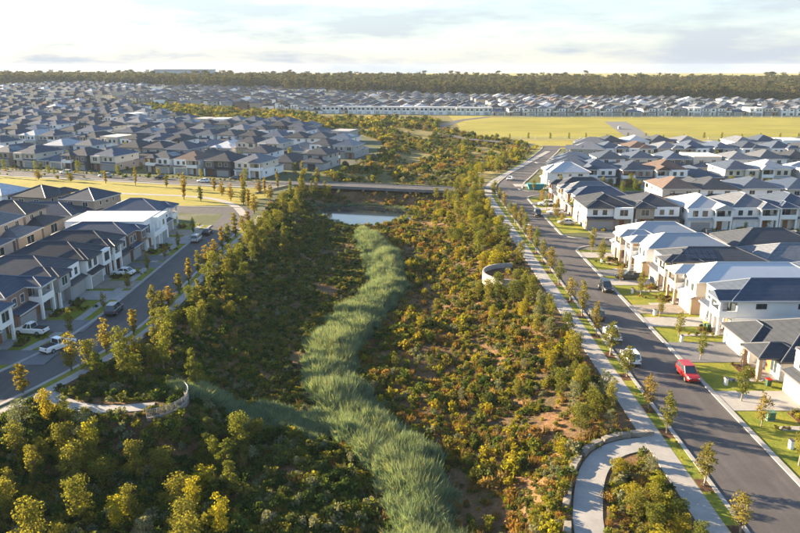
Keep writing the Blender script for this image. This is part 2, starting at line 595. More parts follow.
# left-hand street
LST = smooth_line([(-96, 30), (-68, 57), (-55, 77), (-48.5, 93), (-45.6, 106), (-45.2, 125), (-45.2, 172), (-44.6, 190), (-46, 204)], 2.5)
ribbon('left_street', LST, -4.2, 4.2, 0.008, 'asphalt')
ribbon('kerb', [p for p in LST if p[1] < 186], -4.65, -4.05, 0.13, 'concrete', 0.2)
ribbon('kerb', [p for p in LST if p[1] < 190], 4.05, 4.65, 0.13, 'concrete', 0.2)
ribbon('verge_lawn', [p for p in LST if p[1] < 184], -6.1, -4.65, 0.10, 'lawn', 0.15)
ribbon('footpath', [p for p in LST if p[1] < 184], -7.6, -6.1, 0.11, 'concrete', 0.15)
ribbon('verge_lawn', [p for p in LST if 85 < p[1] < 188], 4.65, 5.7, 0.10, 'lawn', 0.15)
ribbon('footpath', [p for p in LST if p[1] < 196], 5.7, 7.2, 0.11, 'concrete', 0.15)
ribbon('spur_path', smooth_line(SPUR, 1.0), -1.0, 1.0, 0.10, 'concrete', 0.25)
CROSS = smooth_line([(-190, 236), (-120, 216), (-80, 207), (-60, 204), (-44, 203), (-38, 210)], 3)
ribbon('cross_street', [p for p in CROSS if p[0] < -42], -4.5, 4.5, 0.016, 'asphalt')
ribbon('kerb', [p for p in CROSS if p[0] < -44], -5.0, -4.4, 0.13, 'concrete', 0.2)
sheet('park_lawn', [(-210, 296), (-158, 272.5), (-57, 243), (-44, 243), (-42, 224), (-48, 213), (-62, 210.5), (-82, 213), (-122, 223), (-210, 250)], 0.02, 'dry_grass')
ribbon('park_path', smooth_line([(-190, 262), (-120, 238), (-85, 231), (-62, 226), (-50, 214), (-43, 196)], 2.5), -1.2, 1.2, 0.05, 'concrete')
COLL = smooth_line([(-420, 356), (-158, 281), (-57, 251), (-36, 252.5)], 4, 1)
ribbon('collector_road', COLL, -4, 4, 0.03, 'asphalt')
ribbon('kerb', COLL, -4.5, -3.9, 0.14, 'concrete', 0.2)
ribbon('kerb', COLL, 3.9, 4.5, 0.14, 'concrete', 0.2)
ribbon('footpath', COLL, 5.6, 7.2, 0.06, 'concrete')

# playing field beyond the estate
sheet('sports_field', [(40, 434), (50, 416), (330, 410), (470, 560), (470, 590), (80, 590), (52, 548), (38, 480)], 0.05, 'field_grass')
ribbon('field_road', resample([(70, 384), (40, 412), (26, 446), (28, 500), (46, 560), (74, 600)], 8), -3.5, 3.5, 0.06, 'asphalt')
ribbon('field_road', resample([(74, 597), (480, 597)], 12), -3.5, 3.5, 0.08, 'asphalt')
ribbon('field_path', resample([(60, 412), (330, 407)], 10), -1, 1, 0.09, 'concrete')
sheet('car_park', [(131, 420), (146, 420), (168, 545), (152, 545)], 0.11, 'dark_concrete')
# pond
b = MB()
b.quad(*[(x * 1.0, y, -4.35) for x, y in [(-33, 230), (-21, 238), (-8, 239), (5, 232), (6, 214), (-2, 205), (-9, 200), (-20, 202), (-28, 214)]])
struct(put('pond_water', b.mesh('pond_water', 'water')))

# ------------------------------------------------------------------ houses
PAL_ROOF = {'charcoal': (0.035, 0.04, 0.05), 'slate': (0.045, 0.06, 0.09), 'grey': (0.10, 0.11, 0.13), 'pale grey': (0.34, 0.36, 0.39), 'brown': (0.09, 0.065, 0.055), 'red': (0.10, 0.03, 0.028)}
PAL_WALL = {'white': (0.72, 0.71, 0.69), 'cream': (0.55, 0.49, 0.41), 'grey': (0.30, 0.30, 0.30), 'taupe': (0.33, 0.27, 0.22), 'brick': (0.20, 0.13, 0.10), 'tan': (0.42, 0.29, 0.19), 'dark grey': (0.10, 0.10, 0.105)}

def hip_faces(b, x0, x1, y0, y1, z, tan_p):
    w, d = x1 - x0, y1 - y0
    if w <= d:
        r = w / 2
        a, c = (x0 + r, y0 + r, z + r * tan_p), (x0 + r, y1 - r, z + r * tan_p)
        b.quad((x0, y0, z), (x1, y0, z), a)
        b.quad((x1, y1, z), (x0, y1, z), c)
        b.quad((x1, y0, z), (x1, y1, z), c, a)
        b.quad((x0, y1, z), (x0, y0, z), a, c)
    else:
        r = d / 2
        a, c = (x0 + r, y0 + r, z + r * tan_p), (x1 - r, y0 + r, z + r * tan_p)
        b.quad((x0, y1, z), (x0, y0, z), a)
        b.quad((x1, y0, z), (x1, y1, z), c)
        b.quad((x0, y0, z), (x1, y0, z), c, a)
        b.quad((x1, y1, z), (x0, y1, z), a, c)
    b.quad((x0, y0, z), (x0, y1, z), (x1, y1, z), (x1, y0, z))
    return (x0, y0), (x1, y0), (x1, y1), (x0, y1), a, c

def gable_faces(b, x0, x1, y0, y1, z, tan_p, soff=True):
    r = (x1 - x0) / 2
    h = z + r * tan_p
    a, c = (x0 + r, y0, h), (x0 + r, y1, h)
    b.quad((x1, y0, z), (x1, y1, z), c, a)
    b.quad((x0, y1, z), (x0, y0, z), a, c)
    b.quad((x0, y0, z), (x1, y0, z), a)
    b.quad((x1, y1, z), (x0, y1, z), c)
    b.quad((x0, y0, z), (x0, y1, z), (x1, y1, z), (x1, y0, z))

def caps(b, ring, z, lift=0.03):
    (p0, p1, p2, p3, a, c) = ring
    L = lambda p: (p[0], p[1], (p[2] if len(p) > 2 else z) + lift)
    near = lambda p: a if math.hypot(p[0] - a[0], p[1] - a[1]) < math.hypot(p[0] - c[0], p[1] - c[1]) else c
    for p in (p0, p1, p2, p3):
        b.bar(L(p), L(near(p)), 0.11)
    if a != c:
        b.bar(L(a), L(c), 0.12)

def fascia(b, x0, x1, y0, y1, z, h=0.22, t=0.05):
    b.box(x0 - t, x1 + t, y0 - t, y0, z - h, z + .02)
    b.box(x0 - t, x1 + t, y1, y1 + t, z - h, z + .02)
    b.box(x0 - t, x0, y0, y1, z - h, z + .02)
    b.box(x1, x1 + t, y0, y1, z - h, z + .02)

MESH_CACHE = {}
def house_parts(s):
    """list of (part name, mesh, colour key, [sub-parts]) for one house design; front faces local -Y"""
    key = tuple(sorted(s.items()))
    if key in MESH_CACHE:
        return MESH_CACHE[key]
    w, d, st = s['w'], s['d'], s.get('st', 2)
    gs, near = s.get('gs', 1), s.get('near', False)
    tp = math.tan(R(s.get('pitch', 23)))
    style = s.get('style', 0)
    brick = s.get('brick', 0)
    roofm = 'roof_sheet' if s.get('sheet') else 'roof_tile'
    flat = s.get('flat', False)
    u0, u1 = s.get('u0', 0.6), s.get('u1', d - 4.0)
    hw = w / 2
    H1, H2 = 2.95, 5.75
    ov = 0.5
    parts = []
    wm = 'wall_brick' if brick else 'wall_render'
    # ground floor with the entry bay recessed behind the porch
    e0, e1 = (-hw, -hw + w * 0.42) if gs > 0 else (hw - w * 0.42, hw)     # entry bay
    g0, g1 = (e1, hw) if gs > 0 else (-hw, e0)                              # garage bay
    b = MB().box(-hw, hw, 1.2, d, 0, H1)
    b.box(g0, g1, 0, 1.2, 0, H1)
    parts.append(['wall', b.mesh('wall', wm), 'wall', []])
    def win(cx, cz, ww, hh, face, off, name='window'):
        f, p = MB(), MB()
        t, dp = 0.07, 0.05
        def bx(bb, a0, a1, z0, z1, o0, o1, mi=0):
            if face == 'f':
                bb.box(a0, a1, off - o1, off - o0, z0, z1, mi)
            elif face == 'b':
                bb.box(a0, a1, off + o0, off + o1, z0, z1, mi)
            elif face == 'l':
                bb.box(off - o1, off - o0, a0, a1, z0, z1, mi)
            else:
                bb.box(off + o0, off + o1, a0, a1, z0, z1, mi)
        x0, x1, z0, z1 = cx - ww / 2, cx + ww / 2, cz - hh / 2, cz + hh / 2
        bx(f, x0 - t, x0, z0 - t, z1 + t, -0.1, dp)
        bx(f, x1, x1 + t, z0 - t, z1 + t, -0.1, dp)
        bx(f, x0, x1, z1, z1 + t, -0.1, dp)
        bx(f, x0, x1, z0 - t, z0, -0.1, dp + .03)
        if ww > 1.4:
            bx(f, cx - .025, cx + .025, z0, z1, -0.1, dp - .01)
        tgt = p if near else f
        bx(tgt, x0, x1, z0, z1, -0.08, 0.012, 0 if near else 1)
        fm = 'frame_dark' if s.get('dframe') else 'frame_white'
        if near:
            parts.append([name, f.mesh('window', fm), None, [['pane', p.mesh('pane', 'glass'), None]]])
        else:
            parts.append([name, f.mesh('window', fm, 'glass'), None, []])
    # garage door, ribbed
    gc, gw = (g0 + g1) / 2, min(4.8, (g1 - g0) - 0.7)
    b = MB()
    for k in range(4):
        b.box(gc - gw / 2, gc + gw / 2, -0.05 - 0.01 * (k % 2), 0.05, 0.05 + k * .56, 0.05 + k * .56 + .53)
    parts.append(['garage_door', b.mesh('garage_door', 'trim'), 'door', []])
    ec = (e0 + e1) / 2
    b = MB().box(ec - .6, ec + .6, 1.12, 1.25, 0.1, 2.35)
    parts.append(['front_door', b.mesh('front_door', 'timber'), 'accent', []])
    fr = []
    roof, fas, cap = MB(), MB(), MB()
    if st == 2:
        ux0, ux1 = -hw + .12, hw - .12
        b = MB()
        b.box(ux0, ux1, u0 + 1.2, u1, H1, H2)
        b.box(g0 if gs < 0 else g0, g1 - .12 if gs > 0 else g1, u0, u0 + 1.2, H1, H2)
        if gs < 0:
            pass
        if flat:
            b.box(ux0, ux1, u0 + 1.2, u1, H2, H2 + .7)
            b.box(g0, g1 - .12 if gs > 0 else g1, u0 - .3, u0 + 1.2, H2, H2 + .7)
        parts.append(['upper_wall', b.mesh('upper_wall', 'wall_render' if brick < 2 else 'wall_brick'), 'upper', []])
        # balcony or box window over the porch
        x0, x1 = e0 + .05, e1 - .05
        yb = -0.9 if style in (0, 2) else -0.2
        if style in (0, 2, 3):
            b = MB().box(x0, x1, yb, u0 + 1.2, H1 - .15, H1 + .12)
            b.box(x0, x1, yb, yb + .14, H1 + .12, H1 + 1.0)
            b.box(x0, x0 + .14, yb + .14, u0 + 1.2, H1 + .12, H1 + 1.0)
            b.box(x1 - .14, x1, yb + .14, u0 + 1.2, H1 + .12, H1 + 1.0)
            parts.append(['balcony', b.mesh('balcony', 'wall_render'), 'trim', []])
            for cx in (x0 + .22, x1 - .22):
                b = MB().box(cx - .2, cx + .2, yb + .02, yb + .42, 0, H1 - .15).box(cx - .2, cx + .2, yb + .02, yb + .42, H1 + 1.0, H2 - .02)
                parts.append(['column', b.mesh('column', 'wall_render'), 'col', []])
            win(ec, H1 + 1.25, min(2.6, w * .3), 2.1, 'f', u0 + 1.2, 'balcony_door')
        else:
            b = MB().box(x0, x1, yb, u0 + 1.25, H1 - .1, H2 - .02)
            parts.append(['upper_bay', b.mesh('upper_bay', 'wall_render'), 'bay', []])
            b = MB().box(x0 if gs > 0 else x1 - .4, x0 + .4 if gs > 0 else x1, yb + .02, yb + .42, 0, H1 - .1)
            parts.append(['column', b.mesh('column', 'wall_brick'), 'col', []])
            win(ec, H1 + 1.5, min(2.0, w * .22), 1.5, 'f', yb)
        # windows over the garage
        if gw > 3.6:
            win(gc - gw * .25, H1 + 1.45, 1.15, 1.3, 'f', u0)
            win(gc + gw * .25, H1 + 1.45, 1.15, 1.3, 'f', u0)
        else:
            win(gc, H1 + 1.45, 1.3, 1.4, 'f', u0)
        n = 3 if near else 2
        for i in range(n):
            yy = u0 + 1.8 + (u1 - u0 - 3) * (i + .5) / n
            win(yy, H1 + 1.75, 1.3 if i % 2 else .8, .8 if i % 2 else 1.1, 'l', ux0)
            win(yy, H1 + 1.75, .9 if i % 2 else 1.5, .7, 'r', ux1)
        for i in (-1, 1):
            win(i * w * .22, H1 + 1.6, 1.5, 1.1, 'b', u1)
        win(0, 1.2, 3.2, 2.1, 'b', d, 'patio_door')
        if not flat:
            z = H2
            ring = hip_faces(roof, ux0 - ov, ux1 + ov, u0 - ov + .6, u1 + ov, z, tp)
            caps(cap, ring, z)
            fascia(fas, ux0 - ov, ux1 + ov, u0 - ov + .6, u1 + ov, z)
            # front wing over the balcony / bay
            if style in (0, 1, 2, 3):
                q0, q1, qy = (e0 - .35, e1 + .3, yb - .4)
            else:
                q0, q1, qy = (g0 - .3, g1 + .35, u0 - .7)
            if style == 2:
                gable_faces(roof, q0, q1, qy, u0 + 5, z, tp * 1.15)
            else:
                r2 = hip_faces(roof, q0, q1, qy, u0 + 6, z, tp)
                caps(cap, r2, z)
            fascia(fas, q0, q1, qy, u0 + 1.0, z)
        else:
            roof.box(ux0 + .3, ux1 - .3, u0 + 1.5, u1 - .3, H2 + .3, H2 + .42)
            fas.box(ux0 - .08, ux1 + .08, u0 + 1.1, u0 + 1.3, H2 + .7, H2 + .8)
            fas.box(ux0 - .08, ux0 + .12, u0 + 1.3, u1 + .08, H2 + .7, H2 + .8)
            fas.box(ux1 - .12, ux1 + .08, u0 + 1.3, u1 + .08, H2 + .7, H2 + .8)
        # single-storey wings: garage front and rear living room
        if u1 < d - 1.2:
            r2 = hip_faces(roof, -hw - .4, hw + .4, u1 - 3.5, d + .45, H1, tp * .8)
            fascia(fas, -hw - .4, hw + .4, u1 + .05, d + .45, H1)
        if u0 > .3:
            roof.quad((g0 - .1, -.45, H1 - .02), (g1 + .35, -.45, H1 - .02), (g1 + .35, u0 + .1, H1 + .42), (g0 - .1, u0 + .1, H1 + .42))
            roof.quad((g0 - .1, -.45, H1 - .1), (g0 - .1, u0 + .1, H1 - .1), (g1 + .35, u0 + .1, H1 - .1), (g1 + .35, -.45, H1 - .1))
            fas.box(g0 - .1, g1 + .35, -.5, -.45, H1 - .22, H1)
        for i in range(2):
            win(3 + i * (d * .4), 1.7, 1.2, 1.0, 'l', -hw)
            win(4 + i * (d * .4), 1.7, 1.0, 1.0, 'r', hw)
    else:
        z = H1
        ring = hip_faces(roof, -hw - ov, hw + ov, .9, d + ov, z, tp)
        caps(cap, ring, z)
        fascia(fas, -hw - ov, hw + ov, .9, d + ov, z)
        r2 = hip_faces(roof, g0 - .4, g1 + .45, -.5, 6.5, z, tp)
        caps(cap, r2, z)
        fascia(fas, g0 - .4, g1 + .45, -.5, 1.0, z)
        r3 = hip_faces(roof, e0 + .5, e1 - .2, -1.7, 5, z + .25, tp)
        caps(cap, r3, z + .25)
        fascia(fas, e0 + .5, e1 - .2, -1.7, 1.0, z + .25)
        for cx in (e0 + 1.0, e1 - .75):
            b = MB().box(cx - .28, cx + .28, -1.45, -.9, 0, z + .05)
            parts.append(['column', b.mesh('column', 'wall_brick'), 'col', []])
        win(e0 + 1.6 if gs > 0 else e1 - 1.6, 1.5, 1.5, 1.6, 'f', 1.2)
        for i in range(3):
            yy = 2.5 + (d - 4) * (i + .5) / 3
            win(yy, 1.7, 1.6 if i % 2 else 1.0, 1.0, 'l', -hw)
            win(yy, 1.7, 1.0 if i % 2 else 1.5, 1.0, 'r', hw)
        win(0, 1.2, 3.0, 2.1, 'b', d, 'patio_door')
    subs = [['fascia', fas.mesh('fascia', 'trim'), 'fascia']]
    if near and cap.f:
        subs.append(['ridge_cap', cap.mesh('ridge_cap', 'trim'), 'cap'])
    if s.get('solar') and not flat:
        # a rack of panels lying on the slope at the given side
        side = s['solar']
        ux = hw - .12 + ov if st == 2 else hw + ov
        zb = H2 if st == 2 else H1
        for i in range(5):
            for j in range(2):
                p = MB()
                y0 = u0 + 3.2 + i * 1.12 if st == 2 else 5 + i * 1.12
                a0, a1 = 0.9 + j * 1.65, 0.9 + j * 1.65 + 1.58
                def P3(a, y, l):
                    n = Vector((tp, 0, 1)).normalized()
                    cs = 1 / math.sqrt(1 + tp * tp)
                    return (side * (ux - a * cs + n.x * l), y, zb + a * cs * tp + n.z * l)
                q = [P3(a0, y0, .1), P3(a0, y0 + 1.05, .1), P3(a1, y0 + 1.05, .1), P3(a1, y0, .1)]
                lo = [P3(a0, y0, .04), P3(a0, y0 + 1.05, .04), P3(a1, y0 + 1.05, .04), P3(a1, y0, .04)]
                p.quad(*q)
                for k in range(4):
                    p.quad(q[k], q[(k + 1) % 4], lo[(k + 1) % 4], lo[k])
                subs.append(['solar_panel', p.mesh('solar_panel', 'solar_glass'), None])
    parts.append(['roof', roof.mesh('roof', roofm), 'roof', subs])
    if near:
        for sx in (-1, 1):
            for yy_ in (1.5, d - .6):
                b = MB().box(sx * (hw + .05) - .05, sx * (hw + .05) + .05, yy_, yy_ + .1, 0, H1)
                parts.append(['downpipe', b.mesh('downpipe', 'trim'), 'trim', []])
        b = MB().box(hw + .1, hw + .5, d * .55, d * .55 + .9, .1, .95)
        parts.append(['air_conditioner', b.mesh('air_conditioner', 'frame_white'), None, []])
        b = MB().box(e0 + .1, e1 - .1, -.9, 1.2, 0.02, .16)
        parts.append(['porch_slab', b.mesh('porch_slab', 'concrete'), None, []])
    MESH_CACHE[key] = parts
    return parts

def jitter(c, k=0.08):
    f = 1 + rnd.uniform(-k, k)
    return tuple(min(.85, x * f) for x in c)

def place_house(spec, x, y, rz, label, group, roof='charcoal', wall='white', upper=None, col=None, accent=(0.2, 0.09, 0.045), door=None, bay=None, trim=None, z=0.0, name='house'):
    root = bpy.data.objects.new(name, None)
    COL.objects.link(root)
    root.location = (x, y, z)
    root.rotation_euler = (0, 0, rz)
    root.empty_display_size = 1
    tag(root, label, 'house', group)
    cw = jitter(PAL_WALL[wall])
    C = {'wall': cw, 'upper': jitter(PAL_WALL[upper or wall]), 'roof': jitter(PAL_ROOF[roof], .28), 'trim': trim or PAL_WALL['white'], 'col': PAL_WALL[col] if col else PAL_WALL['white'],
         'accent': accent, 'door': door or (0.3, 0.29, 0.28), 'bay': PAL_WALL[bay] if bay else jitter(PAL_WALL[upper or wall]), 'fascia': (0.45, 0.45, 0.45) if roof != 'charcoal' else (0.08, 0.08, 0.085),
         'cap': tuple(min(.5, v * 1.8 + .015) for v in PAL_ROOF[roof])}
    for pn, me_, ck, subs in house_parts(spec):
        p = put(pn, me_, root, C.get(ck) if ck else None)
        for sn, sm, sk in subs:
            put(sn, sm, p, C.get(sk) if sk else None)
    return root

# --- the avenue's houses, front doors towards the creek (facing -X)
AV = [
    (79.3, 48.9, dict(w=10.4, d=18, gs=-1, style=1, brick=1, near=True, pitch=22, dframe=1, u0=1.0), dict(roof='charcoal', wall='taupe', upper='white', col='taupe', bay='white'), 'two-storey house, white above a taupe brick ground floor, beside orange-trimmed porch house'),
    (94.3, 48.6, dict(w=14.2, d=23, st=1, gs=-1, near=True, pitch=24), dict(roof='charcoal', wall='white', col='tan', accent=(0.35, 0.13, 0.04)), 'single-storey white house with dark hip roof and orange brick porch columns'),
    (108.2, 49.6, dict(w=8.6, d=25, gs=-1, style=2, near=True, pitch=25, u1=22, dframe=1), dict(roof='slate', wall='white', col='white'), 'tall white two-storey house with blue-grey roof next to the single-storey house'),
    (118.2, 48.4, dict(w=9.0, d=25, gs=1, style=0, near=True, pitch=23, u1=22, sheet=1), dict(roof='pale grey', wall='tan', upper='cream', col='tan'), 'tan two-storey house with long pale grey roof behind the tall white house'),
    (130.6, 48.6, dict(w=8.4, d=21, gs=-1, style=3, near=True, pitch=20, u1=18, solar=1, dframe=1), dict(roof='charcoal', wall='white', col='taupe'), 'white house with solar panels on its dark roof by the dark driveway car'),
    (140.6, 47.6, dict(w=8.6, d=20, gs=1, style=0, near=True, pitch=24, u1=17, sheet=1), dict(roof='pale grey', wall='tan', upper='white', col='white'), 'white and tan house with pale blue roof and balcony, nearer of a pair'),
    (150.9, 47.0, dict(w=9.0, d=19, gs=-1, style=0, near=True, pitch=24, u1=16, sheet=1), dict(roof='pale grey', wall='taupe', upper='tan', col='tan'), 'tan house with pale blue roof at the side-street corner, farther of a pair'),
    (199.0, 47.2, dict(w=7.8, d=18, gs=1, style=1, brick=1, near=True, u1=15, pitch=25), dict(roof='slate', wall='brick', upper='cream', bay='brick'), 'brick townhouse with slate roof, first past the side-street corner house'),
    (207.4, 47.0, dict(w=7.8, d=18, gs=1, style=3, brick=1, near=True, u1=15, pitch=25), dict(roof='grey', wall='brick', upper='white', col='tan'), 'brick and white townhouse with grey roof, middle of the avenue three'),
    (215.8, 46.8, dict(w=7.8, d=18, gs=1, style=0, brick=2, near=True, u1=15, pitch=25), dict(roof='charcoal', wall='tan', upper='brick', col='brick'), 'orange brick townhouse with charcoal roof, farthest of the avenue three'),
    (246.3, 49.5, dict(w=11, d=17, gs=-1, style=4, near=True, pitch=25, u1=14, sheet=1), dict(roof='pale grey', wall='white', upper='white'), 'broad white house with pale roof beside the teal skip at the bend'),
]
for yc, xf, sp, kw, lb in AV:
    place_house(sp, xf, yc, R(-90), lb, 'houses along the avenue', **kw)

MID = [dict(w=11, d=19, gs=1, style=0), dict(w=10.4, d=18, gs=-1, style=1), dict(w=11.2, d=19, gs=1, style=2, pitch=25), dict(w=10.6, d=18, gs=-1, style=3), dict(w=11, d=20, gs=1, style=4, pitch=22), dict(w=10.8, d=18, gs=-1, style=0, pitch=25), dict(w=11.2, d=20, st=1, gs=1), dict(w=11, d=19, gs=-1, style=2), dict(w=9.2, d=20, gs=1, style=3, pitch=24, u1=17), dict(w=11.4, d=16, gs=-1, style=4, pitch=21, u1=15.5), dict(w=11, d=19, gs=1, style=0, flat=True, u0=.2), dict(w=10.2, d=21, gs=-1, style=1, sheet=1, solar=-1, u1=14), dict(w=11.4, d=21, gs=-1, st=1, pitch=21), dict(w=10.6, d=18, gs=1, style=3, solar=1, dframe=1)]
MIDB = [dict(m, brick=1) for m in MID]
RW = ['charcoal'] * 8 + ['slate'] * 7 + ['grey'] * 4 + ['pale grey'] + ['brown']
WW = ['white'] * 9 + ['cream'] * 3 + ['grey'] * 3 + ['taupe'] * 2 + ['brick'] + ['dark grey']
HL = []        # every remaining house: x, y, rz, row text, ordinal
def row(x0, x1, y, rz, text, step=12.2, skip=()):
    x, k = x0, 0
    while x < x1:
        k += 1
        if k not in skip:
            HL.append((x, y, rz, text, k))
        x += step
# corner house and the row facing the nearest side street
SA = [
    (52.9, 178, dict(w=11.6, d=15, gs=-1, style=4, near=True, u1=14.5, brick=1, pitch=21), dict(roof='charcoal', wall='taupe', upper='white'), 'dark-roofed corner house, grey below and white above, where the first side street starts'),
    (65.0, 178.3, dict(w=11.4, d=15, gs=1, style=1, near=True, u1=14.5, brick=1, pitch=21), dict(roof='charcoal', wall='taupe', upper='white', bay='taupe'), 'dark-roofed white and grey house, second from the avenue on the first side street'),
    (77.4, 176.5, dict(w=10.6, d=17, gs=-1, style=2, near=True, u1=15, pitch=22, dframe=1, sheet=1), dict(roof='pale grey', wall='white'), 'bright white house with pale gabled roof facing the first side street'),
    (89.2, 177.5, dict(w=11, d=17, gs=-1, style=0, near=True, u1=15), dict(roof='grey', wall='white', col='white', door=(.6, .6, .58)), 'white house with grey hip roof and pale garage door, fourth on the first side street'),
    (101, 178, dict(w=11, d=17, gs=1, style=3, near=True, u1=15), dict(roof='slate', wall='cream', col='white'), 'cream house with slate roof, fifth from the avenue on the first side street'),
    (113, 178, dict(w=11, d=17, gs=1, style=1, near=True, u1=15), dict(roof='charcoal', wall='brick', col='white'), 'brick house at the far end of the first side street, at the frame edge'),
]
for x, y, sp, kw, lb in SA:
    place_house(sp, x, y, 0, lb, 'houses on the first side street', **kw)
# houses behind the avenue's back fences
BK = [(84.5, 101.5, 'slate', 'white', 6), (98.5, 102.0, 'grey', 'cream', 0), (112.5, 101.5, 'charcoal', 'white', 6), (128.0, 93.0, 'slate', 'cream', 6), (141.4, 91.8, 'grey', 'white', 12), (154.6, 91.5, 'charcoal', 'grey', 6)]
for k, (yc, xf, rf, wl, mi) in enumerate(BK):
    sp = dict(MID[mi], near=True)
    sp['w'] = 12.2
    place_house(sp, xf, yc, R(90), '%s house with %s roof behind the avenue back fence, %s from the bottom' % ('single-storey' if mi in (6, 12) else 'two-storey', rf, nth(k + 1)), 'houses behind the avenue', roof=rf, wall=wl)

row(81, 128, 222, R(180), 'in the row backing onto the first side street')
row(69, 150, 246.5, 0, 'in the row facing the second side street', skip=())
row(82, 168, 291.5, R(180), 'in the row backing onto the second side street')
row(92, 182, 313, 0, 'in the row facing the third side street')
row(100, 205, 357, R(180), 'in the row beside the park road')
# houses along the bending avenue
KB = [(233, 39.9), (254, 42.9), (284, 51), (302, 59), (358, 78.6)]
for k, yc in enumerate((259.5, 271.5, 283.5, 319, 331, 343)):
    kx = lerp_tab(KB, yc)
    HL.append((kx + 9, yc, R(-90 - 17), 'along the avenue bend', k + 1))

# left-hand street, facing +X
LV = [
    (97.2, -58.3, dict(w=10, d=18, gs=-1, style=1, near=True, pitch=24, u1=15), dict(roof='slate', wall='grey', upper='grey', bay='white'), 'pale grey house at the left frame edge beside the parked white ute'),
    (110.2, -59.0, dict(w=10.6, d=19, gs=-1, style=0, near=True, pitch=22, u1=15, brick=1, u0=1.2), dict(roof='slate', wall='brick', upper='brick', col='white'), 'brick house with a white balcony over its doorway, across from parked dark car'),
    (121.8, -58.0, dict(w=10.2, d=19, gs=1, style=1, near=True, pitch=23, u1=16), dict(roof='charcoal', wall='grey', upper='white', bay='grey'), 'grey and white house with dark roof between balcony house and white house'),
    (132.6, -57.2, dict(w=9.6, d=19, gs=-1, style=4, near=True, pitch=24, u1=16, dframe=1), dict(roof='charcoal', wall='white', upper='white'), 'white house with broad dark hip roof beside the white driveway car'),
    (142.6, -56.8, dict(w=8.8, d=19, gs=1, style=3, near=True, pitch=24, u1=16, brick=1), dict(roof='charcoal', wall='brick', upper='grey', col='white'), 'brown brick house with white columns, third before the flat-roofed house'),
    (152.0, -56.6, dict(w=8.6, d=19, gs=-1, style=1, near=True, pitch=22, u1=16, brick=2), dict(roof='slate', wall='brick', upper='brick', bay='brick'), 'dark brick house hard against the flat-roofed white house'),
    (163.8, -56.0, dict(w=12.4, d=20, gs=1, style=0, near=True, flat=True, u1=19, u0=.2), dict(roof='pale grey', wall='white', upper='white', col='white'), 'modern white house with flat parapet roof and framed balcony'),
    (177.4, -57.6, dict(w=11, d=18, gs=-1, style=3, near=True, u1=15), dict(roof='slate', wall='grey', upper='white', col='white'), 'last house of the left street, slate roof, by the cross street'),
]
for yc, xf, sp, kw, lb in LV:
    place_house(sp, xf, yc, R(90), lb, 'houses along the left street', **kw)
LB = [(100, 'slate', 'grey'), (112.5, 'charcoal', 'white'), (125, 'grey', 'cream'), (137.5, 'slate', 'white'), (150, 'slate', 'grey'), (162.5, 'grey', 'taupe'), (175, 'charcoal', 'taupe'), (187.5, 'slate', 'white')]
for k, (yc, rf, wl) in enumerate(LB):
    sp = dict(MID[(k * 3 + 1) % 8], near=True)
    place_house(sp, -104 - (k % 2) * .6, yc, R(-90), '%s-walled house with %s roof behind the left street, %s from the bottom' % (wl, rf, nth(k + 1)), 'houses behind the left street', roof=rf, wall=wl)
for k, (x, y, rf, wl, mi) in enumerate([(-83, 206, 'slate', 'taupe', 1), (-98, 210, 'charcoal', 'taupe', 0), (-112, 214, 'pale grey', 'white', 4), (-126, 218, 'grey', 'cream', 3)]):
    place_house(dict(MID[mi], near=True, d=15, u1=12), x, y - 5, R(180 - 14), '%s house with %s roof by the park lawn, %s from the left street' % (wl, rf, nth(k + 1)), 'houses by the park lawn', roof=rf, wall=wl)

# the big estate to the left, in rows parallel to the collector road
CL = [(262, -40), (285, -28), (304, -14), (330, -14), (400, -14), (440, -28), (475, -58), (515, -110), (560, -168), (640, -215), (720, -260), (780, -330), (860, -330), (1400, -330)]
dvec, nvec = Vector((-0.958, 0.287)), Vector((0.287, 0.958))
def forest_front(x):
    return lerp_tab([(-900, 1250), (-500, 1210), (-200, 1060), (0, 920), (150, 860), (420, 770), (900, 720)], x)
rowk = 0
off = 15.0
EST = []
while off < 1150:
    for facing in (0, 1):
        rowk += 1
        o_ = off if facing == 0 else off + 45
        t, k = -60.0, 0
        while t < 760:
            p = Vector((-57, 251)) + dvec * t + nvec * o_
            t += 12.4 + rnd.uniform(-.4, .9)
            if p.x > lerp_tab(CL, p.y) - 9 or p.y > forest_front(p.x) - 15 or p.x < -0.5556 * (0.963 * p.y + 10.7) - 12:
                continue
            if rnd.random() < .03:
                continue
            k += 1
            EST.append((p.x, p.y, R(-16.7) + (math.pi if facing else 0), rowk, k))
    off += 63
# far estate beyond the field
yy, rk = 612.0, 0
FAR = []
while yy < 1150:
    for facing in (0, 1):
        rk += 1
        y_ = yy if facing == 0 else yy + 43
        x = -330 + rnd.uniform(0, 8)
        while x < 640:
            x += 12.4 + rnd.uniform(-.3, 1)
            if y_ > forest_front(x) - 15 or x < lerp_tab([(600, -72), (650, -78), (700, -150), (760, -240), (800, -320)], y_):
                continue
            if abs(x) > 0.5556 * (0.963 * y_ + 10.7) + 12:
                continue
            if y_ < 640 and x < 78:
                continue
            FAR.append((x, y_, R(rnd.choice((0, 0, 2))) + (math.pi if facing else 0), rk, 0))
    yy += 60
for x, y, rz, r_, k in EST:
    HL.append((x, y, rz, 'of row %d' % r_, k))
FK = {}
for i, (x, y, rz, r_, k) in enumerate(FAR):
    FK[r_] = FK.get(r_, 0) + 1
    FAR[i] = (x, y, rz, 'far %d' % r_, FK[r_])
ALLH = HL + FAR
done = sum(1 for o in bpy.data.objects if o.name.split('.')[0] == 'house')
near_list = sorted(ALLH, key=lambda h: math.hypot(h[0], h[1]))
LIMIT = 298 - done
WORDS = {'charcoal': 'charcoal', 'slate': 'slate', 'grey': 'grey', 'pale grey': 'pale grey', 'brown': 'brown', 'red': 'red'}
rows_seen = {}
